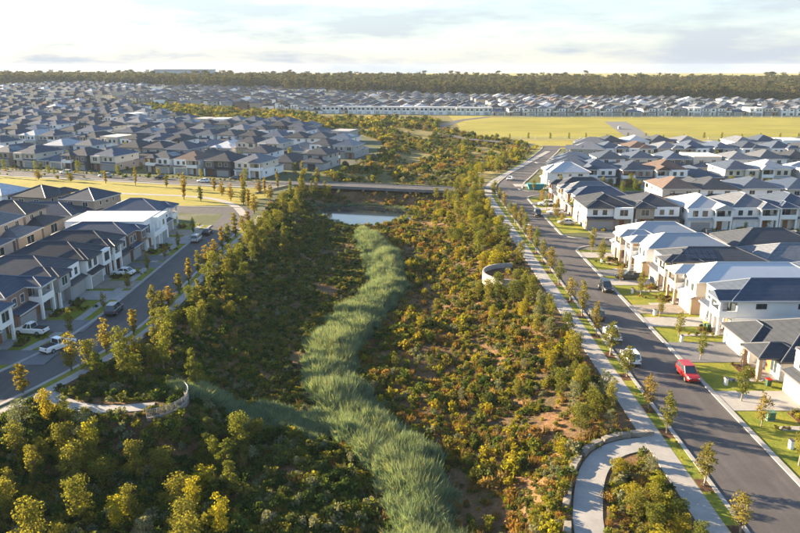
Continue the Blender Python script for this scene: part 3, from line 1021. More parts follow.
for x, y, rz, text, k in near_list[:LIMIT]:
    rf, wl = rnd.choice(RW), rnd.choice(WW)
    up = wl if rnd.random() < .55 else rnd.choice(('white', 'cream', 'grey', 'white'))
    if text == 'in the row backing onto the first side street' and k == 1:
        rf = 'brown'
    mi = rnd.randrange(len(MID))
    sp = dict((MIDB if wl in ('brick', 'tan', 'taupe') else MID)[mi])
    x, y, rz = x + rnd.uniform(-.5, .5), y + rnd.uniform(-1.6, 1.6), rz + rnd.uniform(-.03, .03)
    if x < -10 and text and text.startswith('of row'):
        n = int(text.split()[2])
        t = '%s from creek in %s row beyond the park road' % (nth(k), nth(n))
    elif text.startswith('far'):
        t = '%s from left in %s row beyond the field' % (nth(k), nth(int(text.split()[1])))
    else:
        t = '%s from left %s' % (nth(k), text)
    place_house(sp, x, y, rz, '%s house, %s roof, %s' % (wl.replace(' ', '-'), WORDS[rf].replace(' ', '-'), t), 'houses of the two estates', roof=rf, wall=wl, upper=up, col=rnd.choice(('white', 'brick', 'grey')), z=rise(x, y))

# the rest of the estates, too small to pick apart: one mass of simple houses
V, Fc, Cc, Mi = [], [], [], []
def add_poly(pts, c, m):
    n = len(V)
    V.extend(pts)
    Fc.append(tuple(range(n, n + len(pts))))
    Cc.append(c)
    Mi.append(m)
for x, y, rz, text, k in near_list[LIMIT:]:
    M = Matrix.Translation((x, y, rise(x, y))) @ Matrix.Rotation(rz, 4, 'Z')
    b = MB()
    cols = []
    w, d = rnd.uniform(10, 11.6), rnd.uniform(15, 19)
    two = rnd.random() < .75
    h = 5.7 if two else 3.0
    wc, rc = jitter(PAL_WALL[rnd.choice(WW)]), jitter(PAL_ROOF[rnd.choice(RW)], .2)
    b.box(-w / 2, w / 2, 0, d - 3, 0, h)
    n1 = len(b.f)
    hip_faces(b, -w / 2 - .5, w / 2 + .5, -.4, d - 2.5, h, .43)
    n2 = len(b.f)
    q = rnd.choice((-1, 1))
    hip_faces(b, *sorted((q * .2, q * (w / 2 + .4))), -1.5, 6, h, .43)
    n3 = len(b.f)
    b.box(*sorted((q * .5, q * w / 2)), -1.1, 0, 0, h)
    n4 = len(b.f)
    for cx in (-w * .27, w * .27):
        b.box(cx - .9, cx + .9, -.05 if cx * q < 0 else -1.15, .05, h - 1.9, h - .6)
        if two:
            b.box(cx - 1.2, cx + 1.2, -.06 if cx * q < 0 else -1.16, .05, .3, 2.3)
    for yy_ in (3, 8, 12):
        b.box(-w / 2 - .05, w / 2 + .05, yy_ - .6, yy_ + .6, h - 1.7, h - .7)
    n5 = len(b.f)
    pts = [tuple(M @ Vector(p)) for p in b.v]
    for i, f in enumerate(b.f):
        c, m = (wc, 0) if i < n1 else (rc, 1) if i < n3 else (wc, 0) if i < n4 else ((.04, .045, .055), 2)
        add_poly([pts[j] for j in f], c, m)
if Fc:
    m, nt, bs = start('far_wall')
    a = nt.nodes.new('ShaderNodeVertexColor')
    a.layer_name = 'tint'
    nt.links.new(a.outputs['Color'], bs.inputs['Base Color'])
    bs.inputs['Roughness'].default_value = .8
    m, nt, bs = start('far_roof')
    a = nt.nodes.new('ShaderNodeVertexColor')
    a.layer_name = 'tint'
    nt.links.new(a.outputs['Color'], bs.inputs['Base Color'])
    bs.inputs['Roughness'].default_value = .85
    bs.inputs['Specular IOR Level'].default_value = .2
    me = bpy.data.meshes.new('distant_houses')
    me.from_pydata(V, [], Fc)
    for k in ('far_wall', 'far_roof', 'glass'):
        me.materials.append(MATS[k])
    me.polygons.foreach_set('material_index', Mi)
    ca = me.color_attributes.new('tint', 'FLOAT_COLOR', 'CORNER')
    buf = []
    for f, c in zip(Fc, Cc):
        buf += [c[0], c[1], c[2], 1.0] * len(f)
    ca.data.foreach_set('color', buf)
    me.update()
    struct(put('distant_houses', me), 'stuff', 'mass of small grey-roofed houses far beyond the creek and field', 'houses')

# white terrace of townhouses across the green corridor
for k in range(20):
    x = -72 + k * 7.7
    y = 640 - k * 1.2 + (3 if k % 4 == 3 else 0)
    root = bpy.data.objects.new('townhouse', None)
    COL.objects.link(root)
    root.location = (x, y, rise(x, y))
    tag(root, 'white terrace townhouse beyond the green corridor, %s from the left in its row' % nth(k + 1), 'townhouse', 'white terrace row')
    if 'th' not in MESH_CACHE:
        MESH_CACHE['th'] = (MB().box(-3.7, 3.7, 0, 10, 0, 6.0).mesh('wall', 'wall_render'),
                            MB().box(-3.85, 3.85, -.3, 10.2, 6.0, 6.35).mesh('roof', 'roof_sheet'),
                            MB().box(-2.8, -.6, -.06, .05, 3.6, 5.2).mesh('window', 'glass'),
                            MB().box(.6, 2.8, -.06, .05, 3.6, 5.2).mesh('window', 'glass'),
                            MB().box(-2.9, .3, -.06, .05, .1, 2.4).mesh('garage_door', 'trim'))
    tw = MESH_CACHE['th']
    put('wall', tw[0], root, jitter((.75, .74, .72), .05))
    put('roof', tw[1], root, (.4, .4, .42))
    put('window', tw[2], root)
    put('window', tw[3], root)
    put('garage_door', tw[4], root, (.4, .4, .4))
# big flat shed on the horizon
root = bpy.data.objects.new('warehouse', None)
COL.objects.link(root)
root.location = (-440, 1500, 13)
tag(root, 'long flat pale warehouse rising above the far treeline', 'warehouse')
put('wall', MB().box(-54, 54, 0, 60, 0, 19).mesh('wall', 'wall_render'), root, (.42, .45, .5))
put('roof', MB().box(-55, 55, -1, 61, 19, 20.5).mesh('roof', 'roof_sheet'), root, (.3, .33, .38))

# streets between the estate rows
off, n_ = 15.0, 0
while off < 700:
    cen = off + 54
    pts = []
    for t in range(-60, 520, 10):
        p = Vector((-57, 251)) + dvec * t + nvec * cen
        if p.x < lerp_tab(CL, p.y) - 2 and abs(p.x) < 0.56 * p.y + 60:
            pts.append((p.x, p.y))
    if len(pts) > 3:
        ribbon('estate_street', pts, -3.5, 3.5, 0.05, 'asphalt')
    off += 63

# ------------------------------------------------------------------ plants
nr = np.random.default_rng(11)
def leaf_quads(name, cen, size, mat, aspect=1.0, up=0.0):
    """one small quad per leaf clump, turned at random"""
    n = len(cen)
    a = nr.normal(size=(n, 3))
    a[:, 2] += up
    a /= np.linalg.norm(a, axis=1)[:, None]
    t = nr.normal(size=(n, 3))
    u = np.cross(a, t)
    u /= np.linalg.norm(u, axis=1)[:, None] + 1e-9
    w = np.cross(a, u)
    s = np.asarray(size)[:, None] / 2
    u, w = u * s * aspect, w * s
    k = 0.35
    v = np.stack([cen - u - w * k, cen - w, cen + u - w * k * .2, cen + w], 1).reshape(-1, 3)
    me = bpy.data.meshes.new(name)
    me.vertices.add(4 * n)
    me.vertices.foreach_set('co', v.ravel())
    me.loops.add(4 * n)
    me.loops.foreach_set('vertex_index', np.arange(4 * n, dtype=np.int32))
    me.polygons.add(n)
    me.polygons.foreach_set('loop_start', np.arange(0, 4 * n, 4, dtype=np.int32))
    me.materials.append(MATS[mat])
    me.update()
    me.validate()
    return me

def crown_points(n, blobs):
    """points in a set of fuzzy ellipsoids, thicker towards their skins"""
    wts = np.array([b[3] * b[4] for b in blobs])
    idx = nr.choice(len(blobs), n, p=wts / wts.sum())
    B = np.array([b[:3] for b in blobs])[idx]
    r = np.array([(b[3], b[3], b[4]) for b in blobs])[idx]
    d = nr.normal(size=(n, 3))
    d /= np.linalg.norm(d, axis=1)[:, None]
    q = nr.random(n)[:, None] ** 0.45
    return B + d * q * r

def make_tree(h, cw, base, shape, n, leaf, mat, bark='bark', seed=0):
    """unit tree of height h: (trunk mesh, crown mesh)"""
    rr = random.Random(seed)
    tb = MB()
    top = Vector((rr.uniform(-.2, .2), rr.uniform(-.2, .2), h * .82))
    mid = Vector((rr.uniform(-.15, .15), rr.uniform(-.15, .15), h * .42))
    r0 = h * .016 + .02
    tb.bar((0, 0, -.15), mid, r0, sides=6, r2=r0 * .65)
    tb.bar(mid, top, r0 * .65, sides=5, r2=r0 * .15)
    blobs = []
    nb = {'oval': 16, 'cone': 14, 'wild': 15, 'column': 12}[shape]
    for i in range(nb):
        t = (i + rr.random()) / nb
        z = base + (h - base) * t
        if shape == 'oval':
            prof = math.sin(math.pi * (0.14 + .8 * t)) ** .8
        elif shape == 'cone':
            prof = (1 - t) ** .8 + .08
        elif shape == 'column':
            prof = .75 * math.sin(math.pi * (.12 + .84 * t)) ** .5
        else:
            prof = rr.uniform(.45, 1.0) * math.sin(math.pi * (.1 + .8 * t)) ** .5
        an = i * 2.4 + rr.uniform(-.5, .5)
        rad = cw / 2 * prof * (rr.uniform(.2, .6) if shape in ('oval', 'column') else rr.uniform(.25, .8))
        br = cw * (.27 if shape in ('oval', 'column') else .2 if shape == 'cone' else .24) * (.5 + .5 * prof) * rr.uniform(.8, 1.2)
        p = (rad * math.cos(an), rad * math.sin(an), z)
        blobs.append((*p, br, br * rr.uniform(.65, .95)))
        if i % 2 == 0 and t < .8:
            s0 = max(base * .7, z - .22 * h)
            f = min(1, s0 / (h * .82))
            tb.bar(mid.lerp(top, max(0, (s0 - mid.z) / (top.z - mid.z))) if s0 > mid.z else Vector((0, 0, s0)), p, r0 * .34, sides=4, r2=.012)
    cen = crown_points(n, blobs)
    cr = leaf_quads('crown', cen, nr.uniform(.6, 1.35, n) * leaf, mat, .75)
    return tb.mesh('trunk', bark), cr

T_STREET = [make_tree(5.6, 2.5, 1.5, 'oval', 1500, .2, 'leaf_street', 'pale_bark', 1), make_tree(5.8, 2.2, 1.4, 'oval', 1300, .2, 'leaf_street', 'pale_bark', 2), make_tree(5.2, 2.6, 1.3, 'oval', 750, .24, 'leaf_gold', 'pale_bark', 3)]
T_GOLD = [make_tree(5.6, 1.9, .9, 'column', 1000, .23, 'leaf_gold', 'bark', 5), make_tree(5.4, 2.2, .9, 'oval', 1000, .24, 'leaf_gold', 'bark', 6), make_tree(6.0, 2.0, .8, 'column', 1000, .23, 'leaf_street', 'bark', 7)]
T_NATIVE = [make_tree(6.0, 4.2, 1.2, 'wild', 2100, .22, 'leaf_native', 'bark', 11), make_tree(5.5, 3.6, .9, 'wild', 1800, .22, 'leaf_native', 'bark', 12), make_tree(6.5, 3.2, 1.0, 'cone', 1600, .22, 'leaf_native', 'bark', 13), make_tree(5.0, 3.8, .7, 'wild', 1700, .22, 'leaf_lime', 'bark', 14), make_tree(6.2, 3.0, 1.4, 'oval', 1500, .22, 'leaf_native', 'pale_bark', 15), make_tree(5.6, 3.4, .9, 'wild', 1000, .22, 'leaf_grey', 'pale_bark', 16), make_tree(6.0, 2.0, .6, 'cone', 700, .24, 'leaf_shrub', 'bark', 17)]

def plant(name, pair, x, y, h_scale, w_scale, label, cat, group, z=None, parts=('trunk', 'crown')):
    root = bpy.data.objects.new(name, None)
    COL.objects.link(root)
    root.location = (x, y, (height(x, y) if z is None else z) - .05)
    root.rotation_euler = (rnd.uniform(-.04, .04), rnd.uniform(-.04, .04), rnd.uniform(0, 6.28))
    root.scale = (w_scale, w_scale, h_scale)
    tag(root, label, cat, group)
    for pn, me_ in zip(parts, pair):
        put(pn, me_, root)
    return root

# street trees: valley-side kerb of the avenue
k = 0
for y in [44, 55.2, 62.8, 73.2, 79.2, 88.5, 96, 103.6, 112.8, 120.8, 130.8, 139.2, 147, 154.6, 162, 169, 176, 185, 194, 205, 216, 227]:
    k += 1
    v = T_STREET[2] if k == 2 else T_STREET[k % 2] if k % 5 else T_STREET[2]
    plant('street_tree', v, 30.1 + rnd.uniform(-.12, .12), y, rnd.uniform(.72, 1.12), rnd.uniform(.8, 1.3), 'slim young street tree on the creek-side kerb of the avenue, %s from bottom' % nth(k), 'tree', 'avenue kerb trees')
for y in [55.2, 62.8, 73.2, 79.2, 88.5, 96, 103.6, 112.8, 120.8, 130.8, 139.2, 147, 154.6]:
    b = MB().box(29.45, 30.62, y - 1.1, y + 1.1, -.1, .1)
    struct(put('mulch_patch', b.mesh('mulch_patch', 'mulch')))
k = 0
for x, y, sc in [(41.4, 66.5, .9), (41.6, 75, .85), (42.2, 81.4, .9), (42.4, 94.4, .85), (42.6, 103.3, .9), (42.9, 112.5, .8), (43.3, 123.6, .9), (42.4, 133, .7), (42.4, 146, .95), (42.4, 154.5, 1.0), (41.6, 181, .8), (41.8, 189.5, 1.0), (42, 203.5, .8), (42.2, 212, .95), (44.5, 238, .8)]:
    k += 1
    plant('street_tree', T_STREET[k % 3], x, y, sc * rnd.uniform(.85, 1), sc * rnd.uniform(.8, 1), 'small lawn tree on the house side of the avenue, %s from bottom' % nth(k), 'tree', 'avenue lawn trees')
# left street, creek side and house side
k = 0
for y in [84.5, 90.5, 97.5, 104, 111, 115.5, 119.5, 125, 131, 137, 143.5, 150, 156, 162, 170, 177, 184]:
    k += 1
    i = min(range(len(LST)), key=lambda j: abs(LST[j][1] - y))
    x = offset_line(LST, 5.2)[i][0]
    plant('street_tree', T_GOLD[(k * 2 + k // 3) % 3], x, y + rnd.uniform(-1, 1), rnd.uniform(.62, 1.08), rnd.uniform(1.0, 1.55), 'golden street tree on the creek side of the left street, %s from bottom' % nth(k), 'tree', 'left street trees')
k = 0
for y in [103, 116, 127, 138, 149, 158.5, 171]:
    k += 1
    plant('street_tree', T_STREET[k % 3], -50.3, y, rnd.uniform(.6, .85), rnd.uniform(.55, .8), 'thin shaded street tree in the left footpath verge, %s from bottom' % nth(k), 'tree', 'left verge trees')
# park lawn and bridge approach
k = 0
for x, y in sorted([(-150, 268), (-132, 262), (-118, 257), (-104, 253), (-92, 249), (-80, 245), (-72, 238), (-67, 221), (-61, 218), (-57, 228), (-52, 219), (-49, 224), (-47, 213), (-52, 236), (-46, 233), (-43, 227), (-41, 240), (-37, 241), (-33, 239), (-40, 219), (-44, 206), (-41, 199), (-62, 238), (-30, 261), (-24, 262), (-36, 265)], key=lambda p: p[0]):
    k += 1
    plant('street_tree', T_GOLD[(k * 2 + k // 3) % 3], x, y, rnd.uniform(.6, 1.15), rnd.uniform(.95, 1.6), 'golden young tree around the park lawn and bridge, %s from the left' % nth(k), 'tree', 'park lawn trees', z=rise(x, y) if in_valley(x, y) < 0 else None)

def blocked(x, y, pad=0.0):
    if REED[0][0] - 12 < y < 192:
        a = lerp_tab([(r[0], r[1]) for r in REED], y)
        c = lerp_tab([(r[0], r[2]) for r in REED], y)
        if a - .4 - pad < x < c + .3 + pad:
            return True
    if in_branch(x, y) > -pad:
        return True
    if 40 < y < 90 and (seg_dist(x, y, LOOP) < 1.8 + pad or seg_dist(x, y, SPUR) < 1.7 + pad):
        return True
    if 195 < y < 240 and poly_dist(x, y, POND) < .3 + pad:
        return True
    if pad > .5 and math.hypot(x + 28.5, y - 76.5) < 5.5:
        return True
    if y > 228 and seg_dist(x, y, BRIDGE) < 4.6 + pad:
        return True
    if 5.2 < math.hypot(x - 22.6, y - 136.8) < 7.0 or (math.hypot(x - 22.6, y - 136.8) < 5.3 and x < 20.5) or abs(math.hypot(x + 31, y - 81.3) - 4.7) < .7 and x > -32:
        return True
    return False

BRANCH = [(-27, 87.5), (-22, 85.8), (-15.3, 83.5), (-8.7, 81.5)]
def in_branch(x, y):
    if not 74 < y < 95:
        return -9
    return 2.6 - seg_dist(x, y, BRANCH)

TREES = []
def cluster(tag_, n, fx, fy, hs, ws, kinds, mind=1.6):
    made, tries = 0, 0
    while made < n and tries < n * 40:
        tries += 1
        y = fy()
        x = fx(y)
        if blocked(x, y, .7) or in_valley(x, y) < .6 or (-30 < x < 8 and 180 < y < 236):
            continue
        if any(abs(x - t[0]) < mind and abs(y - t[1]) < mind for t in TREES):
            continue
        TREES.append((x, y, rnd.uniform(*hs), rnd.uniform(*ws), rnd.choice(kinds), tag_))
        made += 1
U = rnd.uniform
cluster('slope edge by the shared path', 34, lambda y: U(20.5, 26), lambda: U(68, 120), (.5, .8), (.55, .85), (0, 1, 3, 4, 5, 6))
cluster('dense grove behind the curved wall', 58, lambda y: U(26 - U(5, 15), 26), lambda: U(118, 228), (.5, .9), (.7, 1.1), (0, 1, 3, 3, 4, 1))
cluster('shaded left bank', 52, lambda y: lerp_tab(XL, y) + U(1, 10) * U(.4, 1), lambda: U(84, 192), (.5, .95), (.65, 1.05), (0, 1, 2, 4, 0, 1, 2))
cluster('bushy lower left corner', 44, lambda y: U(-44, -17), lambda: U(55, 80), (.4, .95), (.6, 1.15), (0, 1, 1, 0, 3, 5, 4, 2))
cluster('pond and bridge margins', 14, lambda y: U(-36, -8), lambda: U(196, 246), (.5, .9), (.6, 1.0), (0, 1, 2, 4))
cluster('island inside the loop path', 11, lambda y: U(20.5, 26.3), lambda: U(52, 66), (.4, .62), (.6, .8), (0, 1, 3, 3, 5))
cluster('creek slope past the pond', 34, lambda y: lerp_tab(XR, y) - U(1.5, 12), lambda: U(205, 330), (.55, .9), (.7, 1.1), (0, 1, 3, 4))
cluster('open sunny slope', 16, lambda y: U(2, 19), lambda: U(58, 190), (.35, .55), (.45, .65), (3, 5, 6, 1), 3)
for x_, y_ in ((15, 232), (18, 229.5), (21, 231), (24, 229), (12, 234), (26, 231), (-33, 241), (-28, 239.5), (-35, 259), (22, 246), (26, 245), (17, 248.5)):
    TREES.append((x_, y_, U(.6, .95), U(.7, 1.1), rnd.choice((0, 1, 4)), 'creek slope past the pond' if x_ > 0 else 'pond and bridge margins'))
TREES += [(-20.8, 63.2, .9, .75, 3, 'bushy lower left corner'), (-27.3, 88, 1.0, 1.0, 2, 'shaded left bank'), (-35, 72.5, 1.05, .9, 3, 'bushy lower left corner')]
CATW = {0: 'broad olive', 1: 'bushy olive', 2: 'conical green', 3: 'lime-leaved', 4: 'upright olive', 5: 'sparse grey-leaved', 6: 'narrow pointed'}
cnt = {}
for x, y, hs, ws, kd, tg in sorted(TREES, key=lambda t: t[1]):
    cnt[tg] = cnt.get(tg, 0) + 1
    plant('native_tree', T_NATIVE[kd], x, y, hs, ws, '%s tree on the %s, %s nearest there' % (CATW[kd], tg, nth(cnt[tg])), 'tree', 'native trees of the creek reserve')

# --- low plants that cover the valley: meshes shared by the single shrubs and the mass
def shrub_mesh(name, mat, r=.75, h=1.15, n=190, leaf=.2, seed=0):
    rr = random.Random(seed)
    bl = []
    for i in range(9):
        an, q = rr.uniform(0, 6.28), rr.uniform(0, r * .7)
        bl.append((q * math.cos(an), q * math.sin(an), h * rr.uniform(.3, .8) * (1 - .3 * q / r), r * rr.uniform(.3, .5), h * rr.uniform(.22, .36)))
    p = crown_points(n, bl)
    p[:, 2] = np.abs(p[:, 2])
    return leaf_quads(name, p, nr.uniform(.6, 1.4, n) * leaf, mat, .8, .3)

def blades_mesh(name, mats, n, rad, hmin, hmax, lean, width, plume=0.0):
    b = MB()
    for i in range(n):
        an, q = nr.uniform(0, 6.28), rad * math.sqrt(nr.random())
        x, y = q * math.cos(an), q * math.sin(an)
        hh = nr.uniform(hmin, hmax)
        la = nr.uniform(0, 6.28)
        l = lean * nr.uniform(.2, 1) * hh
        ta = nr.uniform(0, 3.14)
        wx, wy = width * math.cos(ta) / 2, width * math.sin(ta) / 2
        mx_, my_ = x + l * .3 * math.cos(la), y + l * .3 * math.sin(la)
        tx, ty = x + l * math.cos(la), y + l * math.sin(la)
        n0 = len(b.v)
        b.v += [(x - wx, y - wy, 0), (x + wx, y + wy, 0), (mx_ + wx * .9, my_ + wy * .9, hh * .6), (tx, ty, hh), (mx_ - wx * .9, my_ - wy * .9, hh * .6)]
        b.f.append(tuple(range(n0, n0 + 5)))
        b.m.append(0)
        if nr.random() < plume:
            for _ in range(2):
                ta = nr.uniform(0, 3.14)
                px_, py_ = .11 * math.cos(ta), .11 * math.sin(ta)
                b.quad((tx, ty, hh - .25), (tx + px_, ty + py_, hh), (tx + .05, ty, hh + .3), (tx - px_, ty - py_, hh), mi=1)
    return b.mesh(name, *mats)

SH = [shrub_mesh('foliage', 'leaf_shrub', seed=1), shrub_mesh('foliage', 'leaf_shrub', .85, .9, 210, .19, 2), shrub_mesh('foliage', 'leaf_lime', .65, 1.1, 170, .19, 3), shrub_mesh('foliage', 'leaf_rust', .8, .8, 170, .19, 4), shrub_mesh('foliage', 'leaf_grey', .8, .9, 170, .2, 5), shrub_mesh('foliage', 'leaf_dark', .9, 1.1, 210, .21, 6),
      blades_mesh('foliage', ['straw'], 60, .35, .5, .95, .5, .05), blades_mesh('foliage', ['leaf_rust'], 60, .4, .4, .9, .6, .05), shrub_mesh('foliage', 'leaf_shrub', 1.0, .45, 170, .17, 8), shrub_mesh('foliage', 'leaf_dark', 1.0, .5, 170, .18, 9)]
SHW = ['olive round', 'olive spreading', 'lime-green', 'rusty orange', 'pale grey-green', 'dark green', 'straw-coloured', 'russet tussock', 'low olive', 'low dark']
STEM = MB().bar((0, 0, -.1), (.02, 0, .45), .03, sides=5, r2=.015).bar((0, 0, .1), (.25, .1, .55), .02, sides=4, r2=.01).bar((0, 0, .1), (-.2, .15, .6), .02, sides=4, r2=.01).mesh('stem', 'bark')

def scatter(name, meshes, pts, rots, scls, idx, label, cat):
    """one object of kind stuff: a cloud of points, a plant set on each by geometry nodes"""
    src = bpy.data.collections.new(name + '_source')
    for i, m_ in enumerate(meshes):
        src.objects.link(bpy.data.objects.new('%s_%02d' % (name, i), m_))
    me = bpy.data.meshes.new(name)
    me.vertices.add(len(pts))
    me.vertices.foreach_set('co', np.asarray(pts, dtype=np.float32).ravel())
    a = me.attributes.new('rot', 'FLOAT_VECTOR', 'POINT')
    a.data.foreach_set('vector', np.asarray(rots, dtype=np.float32).ravel())
    a = me.attributes.new('scl', 'FLOAT_VECTOR', 'POINT')
    a.data.foreach_set('vector', np.asarray(scls, dtype=np.float32).ravel())
    a = me.attributes.new('idx', 'INT', 'POINT')
    a.data.foreach_set('value', np.asarray(idx, dtype=np.int32))
    o = put(name, me)
    ng = bpy.data.node_groups.new(name, 'GeometryNodeTree')
    ng.interface.new_socket('Geometry', in_out='INPUT', socket_type='NodeSocketGeometry')
    ng.interface.new_socket('Geometry', in_out='OUTPUT', socket_type='NodeSocketGeometry')
    gi, go = ng.nodes.new('NodeGroupInput'), ng.nodes.new('NodeGroupOutput')
    ip = ng.nodes.new('GeometryNodeInstanceOnPoints')
    ci = ng.nodes.new('GeometryNodeCollectionInfo')
    ci.inputs['Collection'].default_value = src
    ci.inputs['Separate Children'].default_value = True
    ci.inputs['Reset Children'].default_value = True
    ip.inputs['Pick Instance'].default_value = True
    def attr(nm, ty):
        n = ng.nodes.new('GeometryNodeInputNamedAttribute')
        n.data_type = ty
        n.inputs['Name'].default_value = nm
        return n.outputs['Attribute']
    e2r = ng.nodes.new('FunctionNodeEulerToRotation')
    L = ng.links.new
    L(gi.outputs[0], ip.inputs['Points'])
    L(ci.outputs['Instances'], ip.inputs['Instance'])
    L(attr('idx', 'INT'), ip.inputs['Instance Index'])
    L(attr('rot', 'FLOAT_VECTOR'), e2r.inputs[0])
    L(e2r.outputs[0], ip.inputs['Rotation'])
    L(attr('scl', 'FLOAT_VECTOR'), ip.inputs['Scale'])
    L(ip.outputs[0], go.inputs[0])
    md = o.modifiers.new('scatter', 'NODES')
    md.node_group = ng
    return struct(o, 'stuff', label, cat)

P, Ro, Sc, Ix = [], [], [], []
singles = []
def add_low(x, y, kind, s, sz=None):
    P.append((x, y, height(x, y) - .04))
    Ro.append((U(-.1, .1), U(-.1, .1), U(0, 6.28)))
    Sc.append((s, s, s * (sz or U(.8, 1.2))))
    Ix.append(kind)
SUNNY = [0, 0, 0, 1, 1, 2, 2, 3, 3, 4, 5, 6, 6, 7, 7, 8, 8]
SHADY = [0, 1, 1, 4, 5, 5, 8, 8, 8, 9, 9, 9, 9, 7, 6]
def bare(x, y):
    """worn earth where little grows"""
    v = math.sin(x * .33 + 1.7 * math.sin(y * .09)) + math.sin(y * .19 + 1.1 * math.sin(x * .21)) + .7 * math.sin(x * .8 + y * .5)
    return v
n = 0
while n < 19500:
    y = 48 + 205 * (nr.random() ** 1.25)
    x = U(-60, 26.5)
    if in_valley(x, y) < .5 or blocked(x, y):
        continue
    n += 1
    bv = bare(x, y)
    mid = lerp_tab([(r[0], (r[1] + r[2]) / 2) for r in REED], y)
    sunny = x > mid
    if sunny and bv > 1.0 and U(0, 1) < .7:
        continue
    if not sunny and bv > 1.5 and U(0, 1) < .7:
        continue
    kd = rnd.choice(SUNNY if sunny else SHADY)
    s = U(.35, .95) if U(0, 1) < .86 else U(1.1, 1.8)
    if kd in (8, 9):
        s *= 1.1
    if not sunny and x > lerp_tab(XL, y) + 13 and y > 84:
        s *= .75
    if s > 1.2 and kd < 6 and y < 140:
        singles.append((x, y, kd, s))
    else:
        add_low(x, y, kd, s)
# creek reserve past the bridge and the green corridor curving left
n = 0
while n < 8200:
    y = U(255, 760)
    if y < 478:
        x = U(-60, 68)
        if in_valley(x, y) < .3 or blocked(x, y):
            continue
        s = U(.6, 1.3) if U(0, 1) < .85 else U(1.8, 3.0)
    else:
        x = U(-330, 60)
        c0 = lerp_tab(CL, y) + 4
        c1 = lerp_tab([(480, 24), (560, 30), (600, -66), (640, -82), (700, -160), (760, -245)], y)
        if not c0 < x < c1:
            continue
        s = U(1.4, 4.2)
    n += 1
    if bare(x * .6, y * .3) > 1.0:
        continue
    add_low(x, y, rnd.choice([0, 0, 1, 1, 4, 5, 5, 6, 8, 8, 7, 2, 3]), s)
singles.sort(key=lambda t: -t[3] / (t[1] + 20))
cs = {}
for x, y, kd, s in sorted(singles[:280], key=lambda t: t[1]):
    tg = 'sunny slope' if x > lerp_tab([(r[0], (r[1] + r[2]) / 2) for r in REED], y) else 'shaded side of the reeds'
    kk = (tg, kd)
    cs[kk] = cs.get(kk, 0) + 1
    plant('shrub', (SH[kd], STEM), x, y, s * U(.85, 1.15), s, '%s shrub on the %s, %s such from bottom' % (SHW[kd], tg, nth(cs[kk])), 'shrub', 'large shrubs of the creek valley', parts=('foliage', 'stem'))
n = 0
while n < 5200:
    n += 1
    y = U(84, 205)
    x = lerp_tab(XL, y) + U(3, 30)
    if x < lerp_tab([(r[0], r[1]) for r in REED], y) and not blocked(x, y) and bare(x, y) < 1.7:
        add_low(x, y, rnd.choice((0, 1, 1, 5, 8, 8, 8, 9, 4)), U(.4, .9))
n = 0
while n < 1500:
    n += 1
    x, y = U(-48, -4), U(50, 84)
    if not blocked(x, y) and in_valley(x, y) > .5:
        add_low(x, y, rnd.choice((0, 1, 5, 5, 9, 9, 8, 4)), U(.6, 1.5))
for x, y, kd, s in singles[280:]:
    add_low(x, y, kd, s)
scatter('low_scrub', SH, P, Ro, Sc, Ix, 'low olive, rust and straw scrub covering the creek valley floor', 'scrub')

# reeds along the creek
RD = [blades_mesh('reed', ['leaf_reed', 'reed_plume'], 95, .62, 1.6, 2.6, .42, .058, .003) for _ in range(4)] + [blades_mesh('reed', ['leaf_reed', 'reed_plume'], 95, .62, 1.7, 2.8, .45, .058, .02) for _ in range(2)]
P, Ro, Sc, Ix = [], [], [], []
def add_reed(x, y, s):
    P.append((x, y, height(x, y) - .05))
    Ro.append((U(-.15, .15) + .22 * math.sin(x * .35 + y * .2), U(-.15, .15) + .2 * math.sin(y * .31 + 1), U(0, 6.28)))
    Sc.append((1, 1, s))
    Ix.append(rnd.choice((0, 1, 2, 3)) if math.sin(x * .5 + y * .3) + math.sin(y * .37) < 1.0 else rnd.choice((4, 5)))
n = 0
while n < 3900:
    y = U(50, 192)
    a = lerp_tab([(r[0], r[1]) for r in REED], y)
    c = lerp_tab([(r[0], r[2]) for r in REED], y)
    x = U(a - .8, c + .8)
    n += 1
    e = min(x - a, c - x) + .6 * math.sin(y * .9 + x) 
    if e < -.3 or (wob(x * 2.3 + 9, y * 1.9) > 1.25 and U(0, 1) < .8):
        continue
    add_reed(x, y, (.62 + .42 * sstep(-.5, 2.2, e)) * U(.68, 1.22) * (1 + .24 * wob(x * 1.6, y * 1.6)))
n = 0
while n < 360:
    x, y = U(-31, -6), U(77, 93)
    e = in_branch(x, y)
    if e > 0 + .8 * math.sin(x * 1.1 + y):
        n += 1
        add_reed(x, y, U(.4, .7))
for _ in range(900):            # fringe round the pond
    t = rnd.choice(range(len(POND)))
    a, c = POND[t], POND[(t + 1) % len(POND)]
    q = U(0, 1)
    x, y = a[0] + (c[0] - a[0]) * q + U(-1.6, 1.6), a[1] + (c[1] - a[1]) * q + U(-1.6, 1.6)
    if poly_dist(x, y, POND) > -.3 and U(0, 1) < .5:
        add_reed(x, y, U(.2, .38))
scatter('reeds', RD, P, Ro, Sc, Ix, 'winding belt of tall blue-green reeds with pale plumes along the creek', 'reeds')

